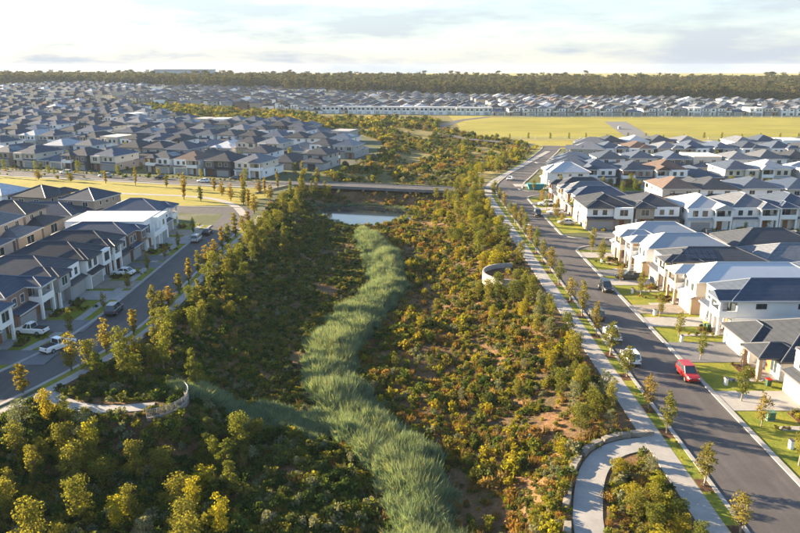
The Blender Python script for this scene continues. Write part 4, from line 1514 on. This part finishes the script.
# far forest: one wooded mass behind the houses
FT = []
for i in range(4):
    rr = random.Random(40 + i)
    bl = []
    for j in range(12):
        an, q, z = rr.uniform(0, 6.28), rr.uniform(0, 2.8), rr.uniform(7, 17)
        bl.append((q * math.cos(an), q * math.sin(an), z, rr.uniform(1.3, 2.3), rr.uniform(1.0, 1.8)))
    p = crown_points(230, bl)
    tb = MB().bar((0, 0, 0), (0, 0, 14), .3, sides=5, r2=.1)
    lm = leaf_quads('forest', p, nr.uniform(.9, 1.9, 230), 'leaf_forest', .8, .2)
    FT.append(lm)
P, Ro, Sc, Ix = [], [], [], []
n = 0
while n < 15000:
    x, q = U(-950, 950), U(0, 1) ** 1.5 * 520
    y = forest_front(x) + q + 6 * wob(x * .1, 3)
    n += 1
    if abs(x) > .5556 * (.963 * y + 10.7) + 40:
        continue
    P.append((x, y, rise(x, y) - .5))
    Ro.append((0, 0, U(0, 6.28)))
    s = U(.55, 1.1) * (1 if U(0, 1) < .93 else 1.25)
    Sc.append((s * U(1, 1.4), s * U(1, 1.4), s))
    Ix.append(rnd.randrange(4))
scatter('forest', FT, P, Ro, Sc, Ix, 'dark eucalypt forest filling the horizon behind the far houses', 'forest')

# garden plants and back-yard trees of the estates, too many and small to tell apart
P, Ro, Sc, Ix = [], [], [], []
GT = [SH[0], SH[2], SH[5], T_NATIVE[1][1], T_NATIVE[4][1], SH[3]]
for _ in range(4600):
    if U(0, 1) < .35:
        x, y = U(47, 230), U(172, 372)
        if x < lerp_tab(KB, y) + 6:
            continue
    else:
        y = U(262, 900)
        x = U(-480, -15)
        if x > lerp_tab(CL, y) - 3:
            continue
    hit = False
    for h in near_list[:420]:
        dx, dy = x - h[0], y - h[1]
        if abs(dx) > 22 or abs(dy) > 22:
            continue
        c, s_ = math.cos(-h[2]), math.sin(-h[2])
        lx, ly = dx * c - dy * s_, dx * s_ + dy * c
        if -6.6 < lx < 6.6 and -1.8 < ly < 21:
            hit = True
            break
    if hit:
        continue
    P.append((x, y, rise(x, y)))
    Ro.append((0, 0, U(0, 6.28)))
    kd = rnd.choice((0, 0, 1, 2, 2, 3, 4, 5))
    s = U(.5, .9) if kd in (3, 4) else U(.7, 1.7)
    Sc.append((s, s, s))
    Ix.append(kd)
for k in range(150):          # saplings along the field and park verges
    if k < 60:
        x, y = 62 + k * 3.6 + U(-1, 1), 408 + U(-1.5, 1.5)
        if k % 3:
            continue
    else:
        x, y = -50 - (k - 60) * 1.9, 0
        y = 259 + (-57 - x) * .3 - 1.5 + U(-.4, .4) if x < -57 else 258
    P.append((x, y, 0))
    Ro.append((0, 0, U(0, 6.28)))
    s = U(.5, .7) if k < 60 else U(.5, .9)
    Sc.append((s, s, s))
    Ix.append(4 if k < 60 else 3 if k % 9 == 0 else 0)
scatter('garden_planting', GT, P, Ro, Sc, Ix, 'small garden shrubs and saplings dotted between houses and along verges', 'planting')


# ------------------------------------------------------------------ front yards
def drive(x0, x1, y0, y1, mat, z=.05, skew=0.0):
    b = MB()
    n = max(2, int(abs(x1 - x0) / 1.6))
    for i in range(n):
        a, c = x0 + (x1 - x0) * i / n, x0 + (x1 - x0) * (i + 1) / n
        g = .012 if x1 > x0 else -.012
        b.box(min(a + g, c - g), max(a + g, c - g), y0, y1, z - .15, z)
    return struct(put('driveway', b.mesh('driveway', mat)))

sheet('front_lawn', [(39.9, 20), (52, 20), (52, 157.5), (39.9, 157.5)], .03, 'lawn')
sheet('front_lawn', [(39.9, 174.5), (50, 174.5), (50, 224), (39.9, 224)], .03, 'lawn')
sheet('front_lawn', [(52, 169.2), (140, 169.2), (140, 182), (52, 182)], .026, 'lawn')
sheet('front_lawn', [(46, 236.2), (150, 236.2), (150, 250), (50, 250)], .026, 'lawn')
sheet('front_lawn', [(-66, 84), (-52.4, 92), (-52.4, 186), (-62, 186)], .03, 'lawn')
for i, (yc, xf, sp, kw, lb) in enumerate(AV):
    w, gs = sp['w'], sp['gs']
    g0, g1 = (-w / 2 + w * .42, w / 2) if gs > 0 else (-w / 2, w / 2 - w * .42)
    ya, yb_ = yc - g1 + .3, yc - g0 - .3
    drive(39.75, xf - .02, ya, yb_, ['concrete', 'dark_concrete', 'concrete', 'gravel_yard'][i % 4], .09)
    e = yc + (w * .29 if gs > 0 else -w * .29)
    bd = MB().box(xf - 2.6, xf - .05, e - w * .2 + 1.3, e + w * .2, -.05, .075)
    struct(put('garden_bed', bd.mesh('garden_bed', 'mulch')))
    bd = MB().box(43.5, xf - 1, e - .5 - w * .18, e + .5 - w * .18, -.05, .07)
    struct(put('front_walk', bd.mesh('front_walk', 'concrete')))
for i, (yc, xf, sp, kw, lb) in enumerate(LV):
    w, gs = sp['w'], sp['gs']
    g0, g1 = (-w / 2 + w * .42, w / 2) if gs > 0 else (-w / 2, w / 2 - w * .42)
    drive(-49.35, xf + .02, yc + g0 + .3, yc + g1 - .3, ['dark_concrete', 'dark_concrete', 'concrete', 'gravel_yard'][i % 4], .125)
    e = yc - (w * .29 if gs > 0 else -w * .29)
    bd = MB().box(xf + .05, xf + 2.4, e - w * .2 + 1.2, e + w * .2, -.05, .075)
    struct(put('garden_bed', bd.mesh('garden_bed', 'mulch')))
for x, y, sp, kw, lb in SA:
    w, gs = sp['w'], sp['gs']
    g0, g1 = (-w / 2 + w * .42, w / 2) if gs > 0 else (-w / 2, w / 2 - w * .42)
    b = MB().box(x + g0 + .3, x + g1 - .3, 168.7, y - .02, -.05, .09)
    struct(put('driveway', b.mesh('driveway', 'dark_concrete')))
for hx, hy, rz, text, k in HL[:60]:
    if text.startswith('in the row facing'):
        b = MB().box(hx + .4, hx + 5, hy - 10.2, hy - .2, -.05, .08)
        struct(put('driveway', b.mesh('driveway', 'concrete')))

# hedges and garden shrubs in front of the near houses
P, Ro, Sc, Ix = [], [], [], []
GARD = [SH[0], SH[2], SH[5], SH[3], SH[6], SH[4]]
def garden(x, y, s, z=.05):
    P.append((x, y, z))
    Ro.append((0, 0, U(0, 6.28)))
    Sc.append((s, s, s * U(.8, 1.3)))
    Ix.append(rnd.choice((0, 0, 1, 1, 2, 3, 4, 5)))
for lst, sg in ((AV, -1), (LV, 1)):
    for yc, xf, sp, kw, lb in lst:
        w, gs = sp['w'], sp['gs'] * (1 if sg < 0 else -1)
        e = yc + gs * w * .29
        for _ in range(16):
            garden(xf + sg * U(.5, 2.5), U(e - w * .2 + 1.3, e + w * .2), U(.3, .7))
        for _ in range(7):
            garden(xf + sg * U(1, 6), yc + gs * w * .5 + U(-.25, .25), U(.35, .65))
        for _ in range(8):
            garden(xf - sg * U(20, 25), yc + U(-4, 4), U(.5, 1.2))
for x, y, sp, kw, lb in SA:
    for _ in range(9):
        garden(x + U(-5.5, 5.5), y - U(.6, 2.6), U(.35, .9))
for _ in range(50):       # shrubs under the kerb trees
    garden(30.0 + U(-.45, .45), U(55, 225), U(.18, .35), .1)
for _ in range(160):     # planted verge of the left street
    i = rnd.randrange(len(LST) - 30)
    p = offset_line(LST, U(7.4, 9.2))[i]
    garden(p[0], p[1], U(.5, 1.1), -.05)
scatter('front_garden_planting', GARD, P, Ro, Sc, Ix, 'low hedges and garden shrubs in front of the nearer houses', 'planting')

# ------------------------------------------------------------------ fences
def fence(pts, label, col=(.2, .19, .18), hgt=1.8, pl=2.4):
    root = bpy.data.objects.new('fence', None)
    COL.objects.link(root)
    root.location = (*pts[0], 0)
    tag(root, label, 'fence', 'back fences')
    a, c = Vector(pts[0]), Vector(pts[1])
    L = (c - a).length
    root.rotation_euler = (0, 0, math.atan2(c.y - a.y, c.x - a.x))
    n = int(L / pl)
    if 'fp' not in MESH_CACHE:
        b = MB()
        for i in range(12):
            b.box(.1 + i * .19, .1 + i * .19 + .175, -.02 - .01 * (i % 2), .02, .05, hgt)
        b.box(.06, pl - .02, -.045, -.032, .4, .5).box(.06, pl - .02, -.045, -.032, 1.3, 1.4)
        MESH_CACHE['fp'] = b.mesh('fence_panel', 'timber')
        MESH_CACHE['fq'] = MB().box(-.05, .05, -.06, .05, 0, hgt + .1).mesh('fence_post', 'timber')
    for i in range(n):
        p = put('fence_panel', MESH_CACHE['fp'], root, jitter(col, .12), (i * pl, 0, 0))
        put('fence_post', MESH_CACHE['fq'], root, col, (i * pl, 0, 0))
fence(((70.7, 125.6), (70.7, 158)), 'long grey timber fence behind the avenue houses', (.22, .2, .18))
lots = [(86.6, 'taupe two-storey house and orange-porch house'), (102.4, 'orange-porch house and tall white house'), (113.2, 'tall white house and pale grey roof'), (124.6, 'pale grey roof and solar-panel house'), (135.7, 'solar-panel house and pale blue roofs'), (157.2, 'corner pale blue roof and side street')]
for y, t in lots:
    fence(((54.5 if y < 150 else 51, y), (76.2 if y < 125 else 70.5, y)), 'grey side fence between %s' % t, (.2, .18, .16))
fence(((-81, 92), (-81, 190)), 'long grey fence behind the left street houses', (.13, .13, .14))
for y, t in [(103.6, 'frame-edge grey house and balcony house'), (116.2, 'balcony house and grey-white house'), (127.4, 'grey-white house and dark-hipped white house'), (170.6, 'flat-roofed house and last house')]:
    fence(((-81, y), (-62.5, y)), 'dark side fence between %s' % t, (.13, .13, .14))

# ------------------------------------------------------------------ cars
def loft(b, secs, mi=0):
    """secs: list of closed rings with equal point counts along the car"""
    n = len(secs[0])
    base = len(b.v)
    for r in secs:
        b.v += r
    for i in range(len(secs) - 1):
        for j in range(n):
            k = (j + 1) % n
            b.f.append((base + i * n + j, base + i * n + k, base + (i + 1) * n + k, base + (i + 1) * n + j))
            b.m.append(mi)
    b.f.append(tuple(base + j for j in reversed(range(n))))
    b.f.append(tuple(base + (len(secs) - 1) * n + j for j in range(n)))
    b.m += [mi, mi]

def ring(x, w, z0, z1, ch=.12):
    return [(x, -w + ch, z0), (x, w - ch, z0), (x, w, z0 + ch), (x, w, z1 - ch * 1.6), (x, w - ch, z1), (x, -w + ch, z1), (x, -w, z1 - ch * 1.6), (x, -w, z0 + ch)]

def car_meshes(kind):
    key = ('car', kind)
    if key in MESH_CACHE:
        return MESH_CACHE[key]
    suv, ute = kind == 'suv', kind == 'ute'
    Lh = 2.65 if ute else 2.3
    zb = .95 if not (suv or ute) else 1.08
    zr = 1.45 if not (suv or ute) else 1.75
    parts = []
    b = MB()
    bed = zb + .05 if ute else zb
    st = [(-Lh, .76, .45, zb - .12), (-Lh + .12, .84, .32, zb), (-Lh + .7, .9, .26, bed), (-.6, .92, .24, zb + .02), (.6, .92, .24, zb), (1.15, .91, .25, zb - .04), (Lh - .45, .86, .28, zb - .14), (Lh - .08, .78, .34, zb - .26), (Lh, .68, .42, zb - .36)]
    loft(b, [ring(*s) for s in st])
    body = b.mesh('body', 'car_paint')
    for p in body.polygons:
        p.use_smooth = False
    parts.append(('body', body, True))
    # glasshouse: windows all round, painted roof on top
    x0, x1 = (-.55, 1.15) if ute else (-Lh + .25, 1.1) if suv else (-1.75, 1.05)
    xr0, xr1 = (x0 + .12, x1 - .75) if ute else (x0 + .28, x1 - .8) if suv else (x0 + .75, x1 - .8)
    g = MB()
    w0, w1 = .82, .66
    A = [(x0, -w0, zb - .05), (x1, -w0, zb - .05), (x1, w0, zb - .05), (x0, w0, zb - .05)]
    T = [(xr0, -w1, zr), (xr1, -w1, zr), (xr1, w1, zr), (xr0, w1, zr)]
    ws, rw, sw = MB(), MB(), MB()
    ws.quad(A[1], A[2], T[2], T[1])
    rw.quad(A[3], A[0], T[0], T[3])
    parts.append(('windscreen', ws.mesh('windscreen', 'glass'), False))
    parts.append(('rear_window', rw.mesh('rear_window', 'glass'), False))
    parts.append(('side_window', MB().quad(A[0], A[1], T[1], T[0]).mesh('side_window', 'glass'), False))
    parts.append(('side_window', MB().quad(A[2], A[3], T[3], T[2]).mesh('side_window', 'glass'), False))
    rf = MB()
    rf.box(xr0 - .03, xr1 + .03, -w1 - .02, w1 + .02, zr - .03, zr + .05)
    for s in (-1, 1):
        for xa, xb in ((x0, xr0), (x1, xr1), ((x0 + x1) / 2 - .1, (xr0 + xr1) / 2)):
            rf.bar((xa, s * w0, zb - .05), (xb, s * w1, zr), .05)
    parts.append(('roof', rf.mesh('roof', 'car_paint'), True))
    if ute:
        t = MB()
        t.box(-Lh + .12, -.7, -.72, .72, zb + .02, zb + .07)
        parts.append(('tray_cover', t.mesh('tray_cover', 'rubber'), False))
    for s in (-1, 1):
        parts.append(('headlight', MB().box(Lh - .2, Lh - .02, s * .58 - .14, s * .58 + .14, zb - .42, zb - .28).mesh('headlight', 'lamp_clear'), False))
        parts.append(('tail_light', MB().box(-Lh - .02, -Lh + .2, s * .68 - .1, s * .68 + .1, zb - .3, zb - .08).mesh('tail_light', 'lamp_red'), False))
        parts.append(('mirror', MB().box(.72, .86, s * .98 - .1, s * .98 + .1, zb, zb + .14).mesh('mirror', 'car_paint'), True))
    parts.append(('bumper', MB().box(Lh - .18, Lh + .03, -.66, .66, .3, .44).box(-Lh - .03, -Lh + .15, -.72, .72, .36, .52).mesh('bumper', 'rubber'), False))
    wh = []
    r = .36 if suv or ute else .32
    for sx in (-1, 1):
        for sy in (-1, 1):
            t, ri = MB(), MB()
            t.bar((sx * Lh * .6, sy * .7, r), (sx * Lh * .6, sy * .95, r), r, sides=14)
            ri.bar((sx * Lh * .6, sy * .9, r), (sx * Lh * .6, sy * .965, r), r * .62, sides=10)
            wh.append((t.mesh('wheel', 'rubber'), ri.mesh('rim', 'alloy')))
    MESH_CACHE[key] = parts, wh
    return MESH_CACHE[key]

def car(kind, x, y, ang, col, label, z=.012):
    root = bpy.data.objects.new('car' if kind != 'ute' else 'pickup_truck', None)
    COL.objects.link(root)
    root.location = (x, y, z)
    root.rotation_euler = (0, 0, R(ang))
    tag(root, label, 'car' if kind != 'ute' else 'pickup', 'parked cars')
    parts, wh = car_meshes(kind)
    for n_, m_, painted in parts:
        put(n_, m_, root, col if painted else None)
    for t, ri in wh:
        w_ = put('wheel', t, root)
        put('rim', ri, w_)
WHT, BLK, RED, SLV, GRY = (.75, .75, .74), (.02, .021, .023), (.30, .013, .012), (.42, .43, .44), (.09, .095, .10)
car('suv', 38.35, 88.6, -90, RED, 'bright red hatchback parked at the house-side kerb of the avenue')
car('suv', 32.35, 94.0, 90, WHT, 'white car parked at the creek-side kerb opposite the red car')
car('ute', 32.4, 103.2, 90, WHT, 'white pickup parked second along the creek-side kerb of the avenue')
car('suv', 32.4, 112.2, 90, GRY, 'dark car parked third along the creek-side kerb of the avenue')
car('suv', 38.1, 127.4, -90, BLK, 'black car at the house-side kerb by the solar-panel house')
car('ute', 44.6, 134.2, 176, (.03, .04, .04), 'dark green pickup on the driveway of the solar-panel house', .1)
car('sedan', 32.3, 178, 90, SLV, 'silver car on the creek-side kerb level with the first side street')
car('suv', 32.3, 205.5, 90, GRY, 'grey car on the creek-side kerb near the bend')
car('suv', 38.2, 196.5, -90, BLK, 'black car parked in front of the brick townhouses')
car('sedan', 43.4, 198, 180, WHT, 'white car on the first brick townhouse driveway', .1)
car('sedan', 43.6, 184.5, 175, SLV, 'silver car on the corner house lawn drive by the avenue', .1)
car('suv', 43.2, 210.5, 178, WHT, 'white car on the farthest brick townhouse driveway', .1)
car('sedan', 40.2, 261, 66, WHT, 'small white car driving round the avenue bend')
car('ute', -57.0, 104.6, 170, WHT, 'white pickup parked on the left street driveway beside the grey house', .13)
car('ute', -50.1, 98.6, 64, WHT, 'white pickup parked half on the left street kerb')
car('suv', -48.1, 114.8, 90, GRY, 'dark car parked on the left street before the balcony house')
car('sedan', -54.8, 137.2, 172, WHT, 'white car on the driveway of the dark-hipped white house', .13)
car('suv', -48.2, 166, 90, SLV, 'silver van-like car by the flat-roofed white house')
car('sedan', -47.6, 173.5, 90, BLK, 'black car parked near the top of the left street')
car('suv', 75.0, 171.6, 85, BLK, 'black car on the drive of the bright white gabled house', .1)
for k, (x, y) in enumerate([(-70, 255.3), (-110, 267.5), (-88, 263.5), (-128, 275.5), (-60, 262)]):
    car(('sedan', 'suv')[k % 2], x, y, 163, (WHT, SLV, BLK, WHT, GRY)[k], '%s car along the park road row, %s from the right' % (('white', 'silver', 'black', 'white', 'grey')[k], nth([2, 4, 3, 5, 1][k])), .035)
for k, (x, y, a, c, nm) in enumerate([(86, 235, 180, WHT, 'white'), (112, 229.5, 0, GRY, 'grey'), (98, 242, 90, SLV, 'silver'), (128, 241, 90, WHT, 'white'), (120, 304.3, 0, WHT, 'white'), (104, 309, 90, BLK, 'black')]):
    car(('sedan', 'suv')[k % 2], x, y, a, c, '%s car parked on the %s side street, %s one there' % (nm, 'second' if y < 260 else 'third', nth(k + 1)), .02)
# white van in the field's car park
car('suv', 144, 480, 80, WHT, 'white van standing in the sports field car park', .12)

# ------------------------------------------------------------------ bridge over the creek
root = bpy.data.objects.new('causeway_bridge', None)
COL.objects.link(root)
tag(root, 'pale concrete road bridge crossing the creek behind the pond', 'bridge')
BL = smooth_line(BRIDGE[1:] + [(33, 235)], 2.5, 1)
def slab(name, l, r, z0, z1, mat):
    b = MB()
    A, C = offset_line(BL, l), offset_line(BL, r)
    for i in range(len(BL) - 1):
        q = [(*A[i], z1), (*C[i], z1), (*C[i + 1], z1), (*A[i + 1], z1)]
        lo = [(p[0], p[1], z0) for p in q]
        b.quad(*q).quad(*lo[::-1]).quad(q[0], q[3], lo[3], lo[0]).quad(q[2], q[1], lo[1], lo[2])
    return put(name, b.mesh(name, mat), root)
slab('deck', -4.2, 4.2, -.35, .06, 'asphalt')
slab('kerb', -3.6, -3.2, .06, .2, 'concrete')
slab('kerb', 3.2, 3.6, .06, .2, 'concrete')
slab('parapet', -4.45, -4.2, -.45, .5, 'dark_concrete')
slab('parapet', 4.2, 4.45, -.45, .5, 'dark_concrete')
for i in range(2, len(BL) - 1, 3):
    x, y = BL[i]
    b = MB().box(x - .35, x + .35, y - 3.9, y + 3.9, -5.5, -.35)
    put('pier', b.mesh('pier', 'concrete'), root)
# stepped stone abutment at the bridge's left end
ab = bpy.data.objects.new('retaining_wall', None)
COL.objects.link(ab)
ab.location = (-37, 243, 0)
tag(ab, 'pale block retaining wall below the bridge approach', 'wall')
for k in range(14):
    t = k / 14
    x, y = -1 - 9 * t, 5 - 17 * t
    for j in range(3):
        b = MB().box(-.58, .58, -.3, .3, 0, .62)
        o = put('block', MESH_CACHE.setdefault('blk', b.mesh('block', 'stone')), ab, None, (x + U(-.05, .05), y + U(-.05, .05), -1.35 + j * .63), math.atan2(-17, -9) + U(-.03, .03))

# ------------------------------------------------------------------ lookouts with curved walls
def lookout(cx, cy, r, a0, a1, z0, z1, n, label, rail):
    root = bpy.data.objects.new('lookout', None)
    COL.objects.link(root)
    root.location = (cx, cy, 0)
    tag(root, label, 'lookout')
    for i in range(n):
        t0, t1 = R(a0 + (a1 - a0) * (i + .02) / n), R(a0 + (a1 - a0) * (i + .98) / n)
        b = MB()
        p = [(r * math.cos(t0), r * math.sin(t0)), (r * math.cos(t1), r * math.sin(t1)), ((r - .3) * math.cos(t1), (r - .3) * math.sin(t1)), ((r - .3) * math.cos(t0), (r - .3) * math.sin(t0))]
        lo, hi = [(*q, z0) for q in p], [(*q, z1) for q in p]
        b.quad(*hi).quad(*lo[::-1])
        for k in range(4):
            b.quad(lo[k], lo[(k + 1) % 4], hi[(k + 1) % 4], hi[k])
        put('wall_panel', b.mesh('wall_panel', 'stone' if rail else 'concrete'), root)
        if rail:
            b = MB()
            b.bar((*p[0], z1), (*p[0], z1 + 1.15), .035)
            q0, q1 = (*p[0], 0), (*p[1], 0)
            for h in (.15, 1.1):
                b.bar((p[0][0], p[0][1], z1 + h), (p[1][0], p[1][1], z1 + h), .03)
            for j in range(1, 9):
                f = j / 9
                x, y = p[0][0] + (p[1][0] - p[0][0]) * f, p[0][1] + (p[1][1] - p[0][1]) * f
                b.bar((x, y, z1 + .15), (x, y, z1 + 1.1), .014)
            put('railing', b.mesh('railing', 'steel_rail'), root)
    if rail:
        return
    b = MB()
    rr_ = r - .32
    b.quad(*[(rr_ * math.cos(t), rr_ * math.sin(t), -.02) for t in np.linspace(0, 2 * math.pi, 40)[:-1]])
    b2 = [(rr_ * math.cos(t), rr_ * math.sin(t)) for t in np.linspace(0, 2 * math.pi, 40)]
    for p, q in zip(b2, b2[1:]):
        b.quad((*p, z0), (*q, z0), (*q, -.02), (*p, -.02))
    put('terrace', b.mesh('terrace', 'mulch' if not rail else 'dark_concrete'), root)
lookout(22.6, 136.8, 6.3, 85, 265, -4.2, .95, 15, 'curved pale concrete wall round a terrace above the sunny slope', False)
lookout(-31.0, 81.3, 4.7, -75, 40, -4.0, .1, 8, 'curved stone lookout wall with a steel railing on the shaded bank', True)
# sandstone blocks edging the loop path
k = 0
for i, p in enumerate(offset_line(smooth_line(LOOP, 1.9), -1.95)):
    if p[1] < 52 or i % 1:
        continue
    k += 1
    if k % 4 == 3:
        continue
    b = MB()
    w = U(.65, .95)
    loft(b, [[(-w, -.35 + U(0, .1), -.3), (-w, .33, -.3), (-w, .3, .32 + U(0, .12)), (-w, -.3, .35)], [(0, -.38, -.3), (0, .36, -.3), (.05, .33, .42), (0, -.34, .4 + U(0, .1))], [(w, -.33, -.3), (w, .35 - U(0, .1), -.3), (w, .28, .34), (w, -.3, .33 + U(0, .12))]])
    q = smooth_line(LOOP, 1.9)
    a, c = q[max(0, i - 1)], q[min(len(q) - 1, i + 1)]
    o = put('sandstone_block', b.mesh('sandstone_block', 'stone'), None, None, (p[0], p[1], height(*p) + .12), math.atan2(c[1] - a[1], c[0] - a[0]) + U(-.15, .15))
    tag(o, 'rough sandstone block edging the loop path, %s from the bottom' % nth(k), 'stone', 'loop path edging blocks')

# ------------------------------------------------------------------ small street furniture
def bin_(x, y, lid, label):
    root = bpy.data.objects.new('wheelie_bin', None)
    COL.objects.link(root)
    root.location = (x, y, .08)
    tag(root, label, 'bin')
    b = MB()
    loft(b, [[(-.24, -.26, .1), (.24, -.26, .1), (.24, .26, .1), (-.24, .26, .1)], [(-.3, -.34, .98), (.3, -.34, .98), (.3, .34, .98), (-.3, .34, .98)]])
    put('body', b.mesh('body', 'bin_green'), root)
    put('lid', MB().box(-.32, .32, -.38, .36, .985, 1.06).mesh('lid', lid), root)
    for s in (-1, 1):
        put('wheel', MB().bar((s * .26, .3, .1), (s * .31, .3, .1), .1, sides=8).mesh('wheel', 'rubber'), root)
bin_(48.2, 107.0, 'bin_yellow', 'yellow-lidded wheelie bin by the tall white house entrance')
bin_(48.3, 106.1, 'bin_green', 'green-lidded wheelie bin by the tall white house entrance')
bin_(47.6, 85.6, 'lamp_red', 'red-lidded wheelie bin beside the orange porch')
root = bpy.data.objects.new('electrical_kiosk', None)
COL.objects.link(root)
root.location = (43.4, 76.6, 0)
tag(root, 'small green electrical kiosk on the front lawn near a driveway', 'kiosk')
put('cabinet', MB().box(-.45, .45, -.35, .35, .08, 1.0).mesh('cabinet', 'kiosk_green'), root)
put('lid', MB().box(-.5, .5, -.4, .4, 1.0, 1.08).mesh('lid', 'kiosk_green'), root)
put('plinth', MB().box(-.52, .52, -.42, .42, 0, .08).mesh('plinth', 'concrete'), root)
for k, y in enumerate((70, 86.2, 101.5, 113.4, 125.4, 146)):
    root = bpy.data.objects.new('letterbox', None)
    COL.objects.link(root)
    root.location = (42.4, y, 0)
    tag(root, 'white pillar letterbox on the avenue lawns, %s from the bottom' % nth(k + 1), 'letterbox', 'letterboxes')
    put('pillar', MB().box(-.18, .18, -.25, .25, 0, 1.0).mesh('pillar', 'frame_white'), root)
    put('cap', MB().box(-.22, .22, -.29, .29, 1.0, 1.07).mesh('cap', 'frame_dark'), root)
    put('slot', MB().box(-.2, -.17, -.16, .16, .7, .78).mesh('slot', 'frame_dark'), root)
root = bpy.data.objects.new('skip_container', None)
COL.objects.link(root)
root.location = (45.6, 240.6, 0)
tag(root, 'teal skip container on bare ground beside the broad white house', 'skip')
b = MB()
loft(b, [[(-2.2, -1.1, .1), (-2.2, 1.1, .1), (-2.9, 1.1, 1.9), (-2.9, -1.1, 1.9)], [(2.2, -1.1, .1), (2.2, 1.1, .1), (2.9, 1.1, 1.9), (2.9, -1.1, 1.9)]])
put('hull', b.mesh('hull', 'skip_teal'), root)
for x in (-1.5, 0, 1.5):
    put('rib', MB().box(x - .07, x + .07, -1.18, -1.1, .2, 1.85).mesh('rib', 'skip_teal'), root)
# low fences round the sports field
for k, (a, c, t) in enumerate([((52, 417.5), (128, 414.5), 'near side left of the car park'), ((150, 414), (300, 411), 'near side right of the car park'), ((82, 590.5), (460, 590.5), 'far side')]):
    root = bpy.data.objects.new('field_fence', None)
    COL.objects.link(root)
    root.location = (*a, 0)
    tag(root, 'thin pale rail fence along the sports field, %s' % t, 'fence')
    d = Vector(c) - Vector(a)
    n = int(d.length / 8)
    r_ = MB().bar((0, 0, 1.1), (d.x, d.y, 1.1), .05).bar((0, 0, .6), (d.x, d.y, .6), .04)
    put('rail', r_.mesh('rail', 'frame_white'), root)
    pm = MESH_CACHE.setdefault('fpost', MB().box(-.06, .06, -.06, .06, 0, 1.15).mesh('post', 'frame_white'))
    for i in range(n + 1):
        put('post', pm, root, None, (d.x * i / n, d.y * i / n, 0))

# ------------------------------------------------------------------ morning haze over the whole place
HZ = MB().box(-2000, 2000, -160, 3300, -7, 46)
m = bpy.data.materials.new('haze')
m.use_nodes = True
m.node_tree.nodes.clear()
ho = m.node_tree.nodes.new('ShaderNodeOutputMaterial')
hv = node(m.node_tree, 'ShaderNodeVolumePrincipled', Density=0.000055, Anisotropy=0.0)
hv.inputs['Color'].default_value = (0.7, 0.84, 1.0, 1)
m.node_tree.links.new(hv.outputs[0], ho.inputs['Volume'])
MATS['haze'] = m
struct(put('haze', HZ.mesh('haze', 'haze')), 'stuff')
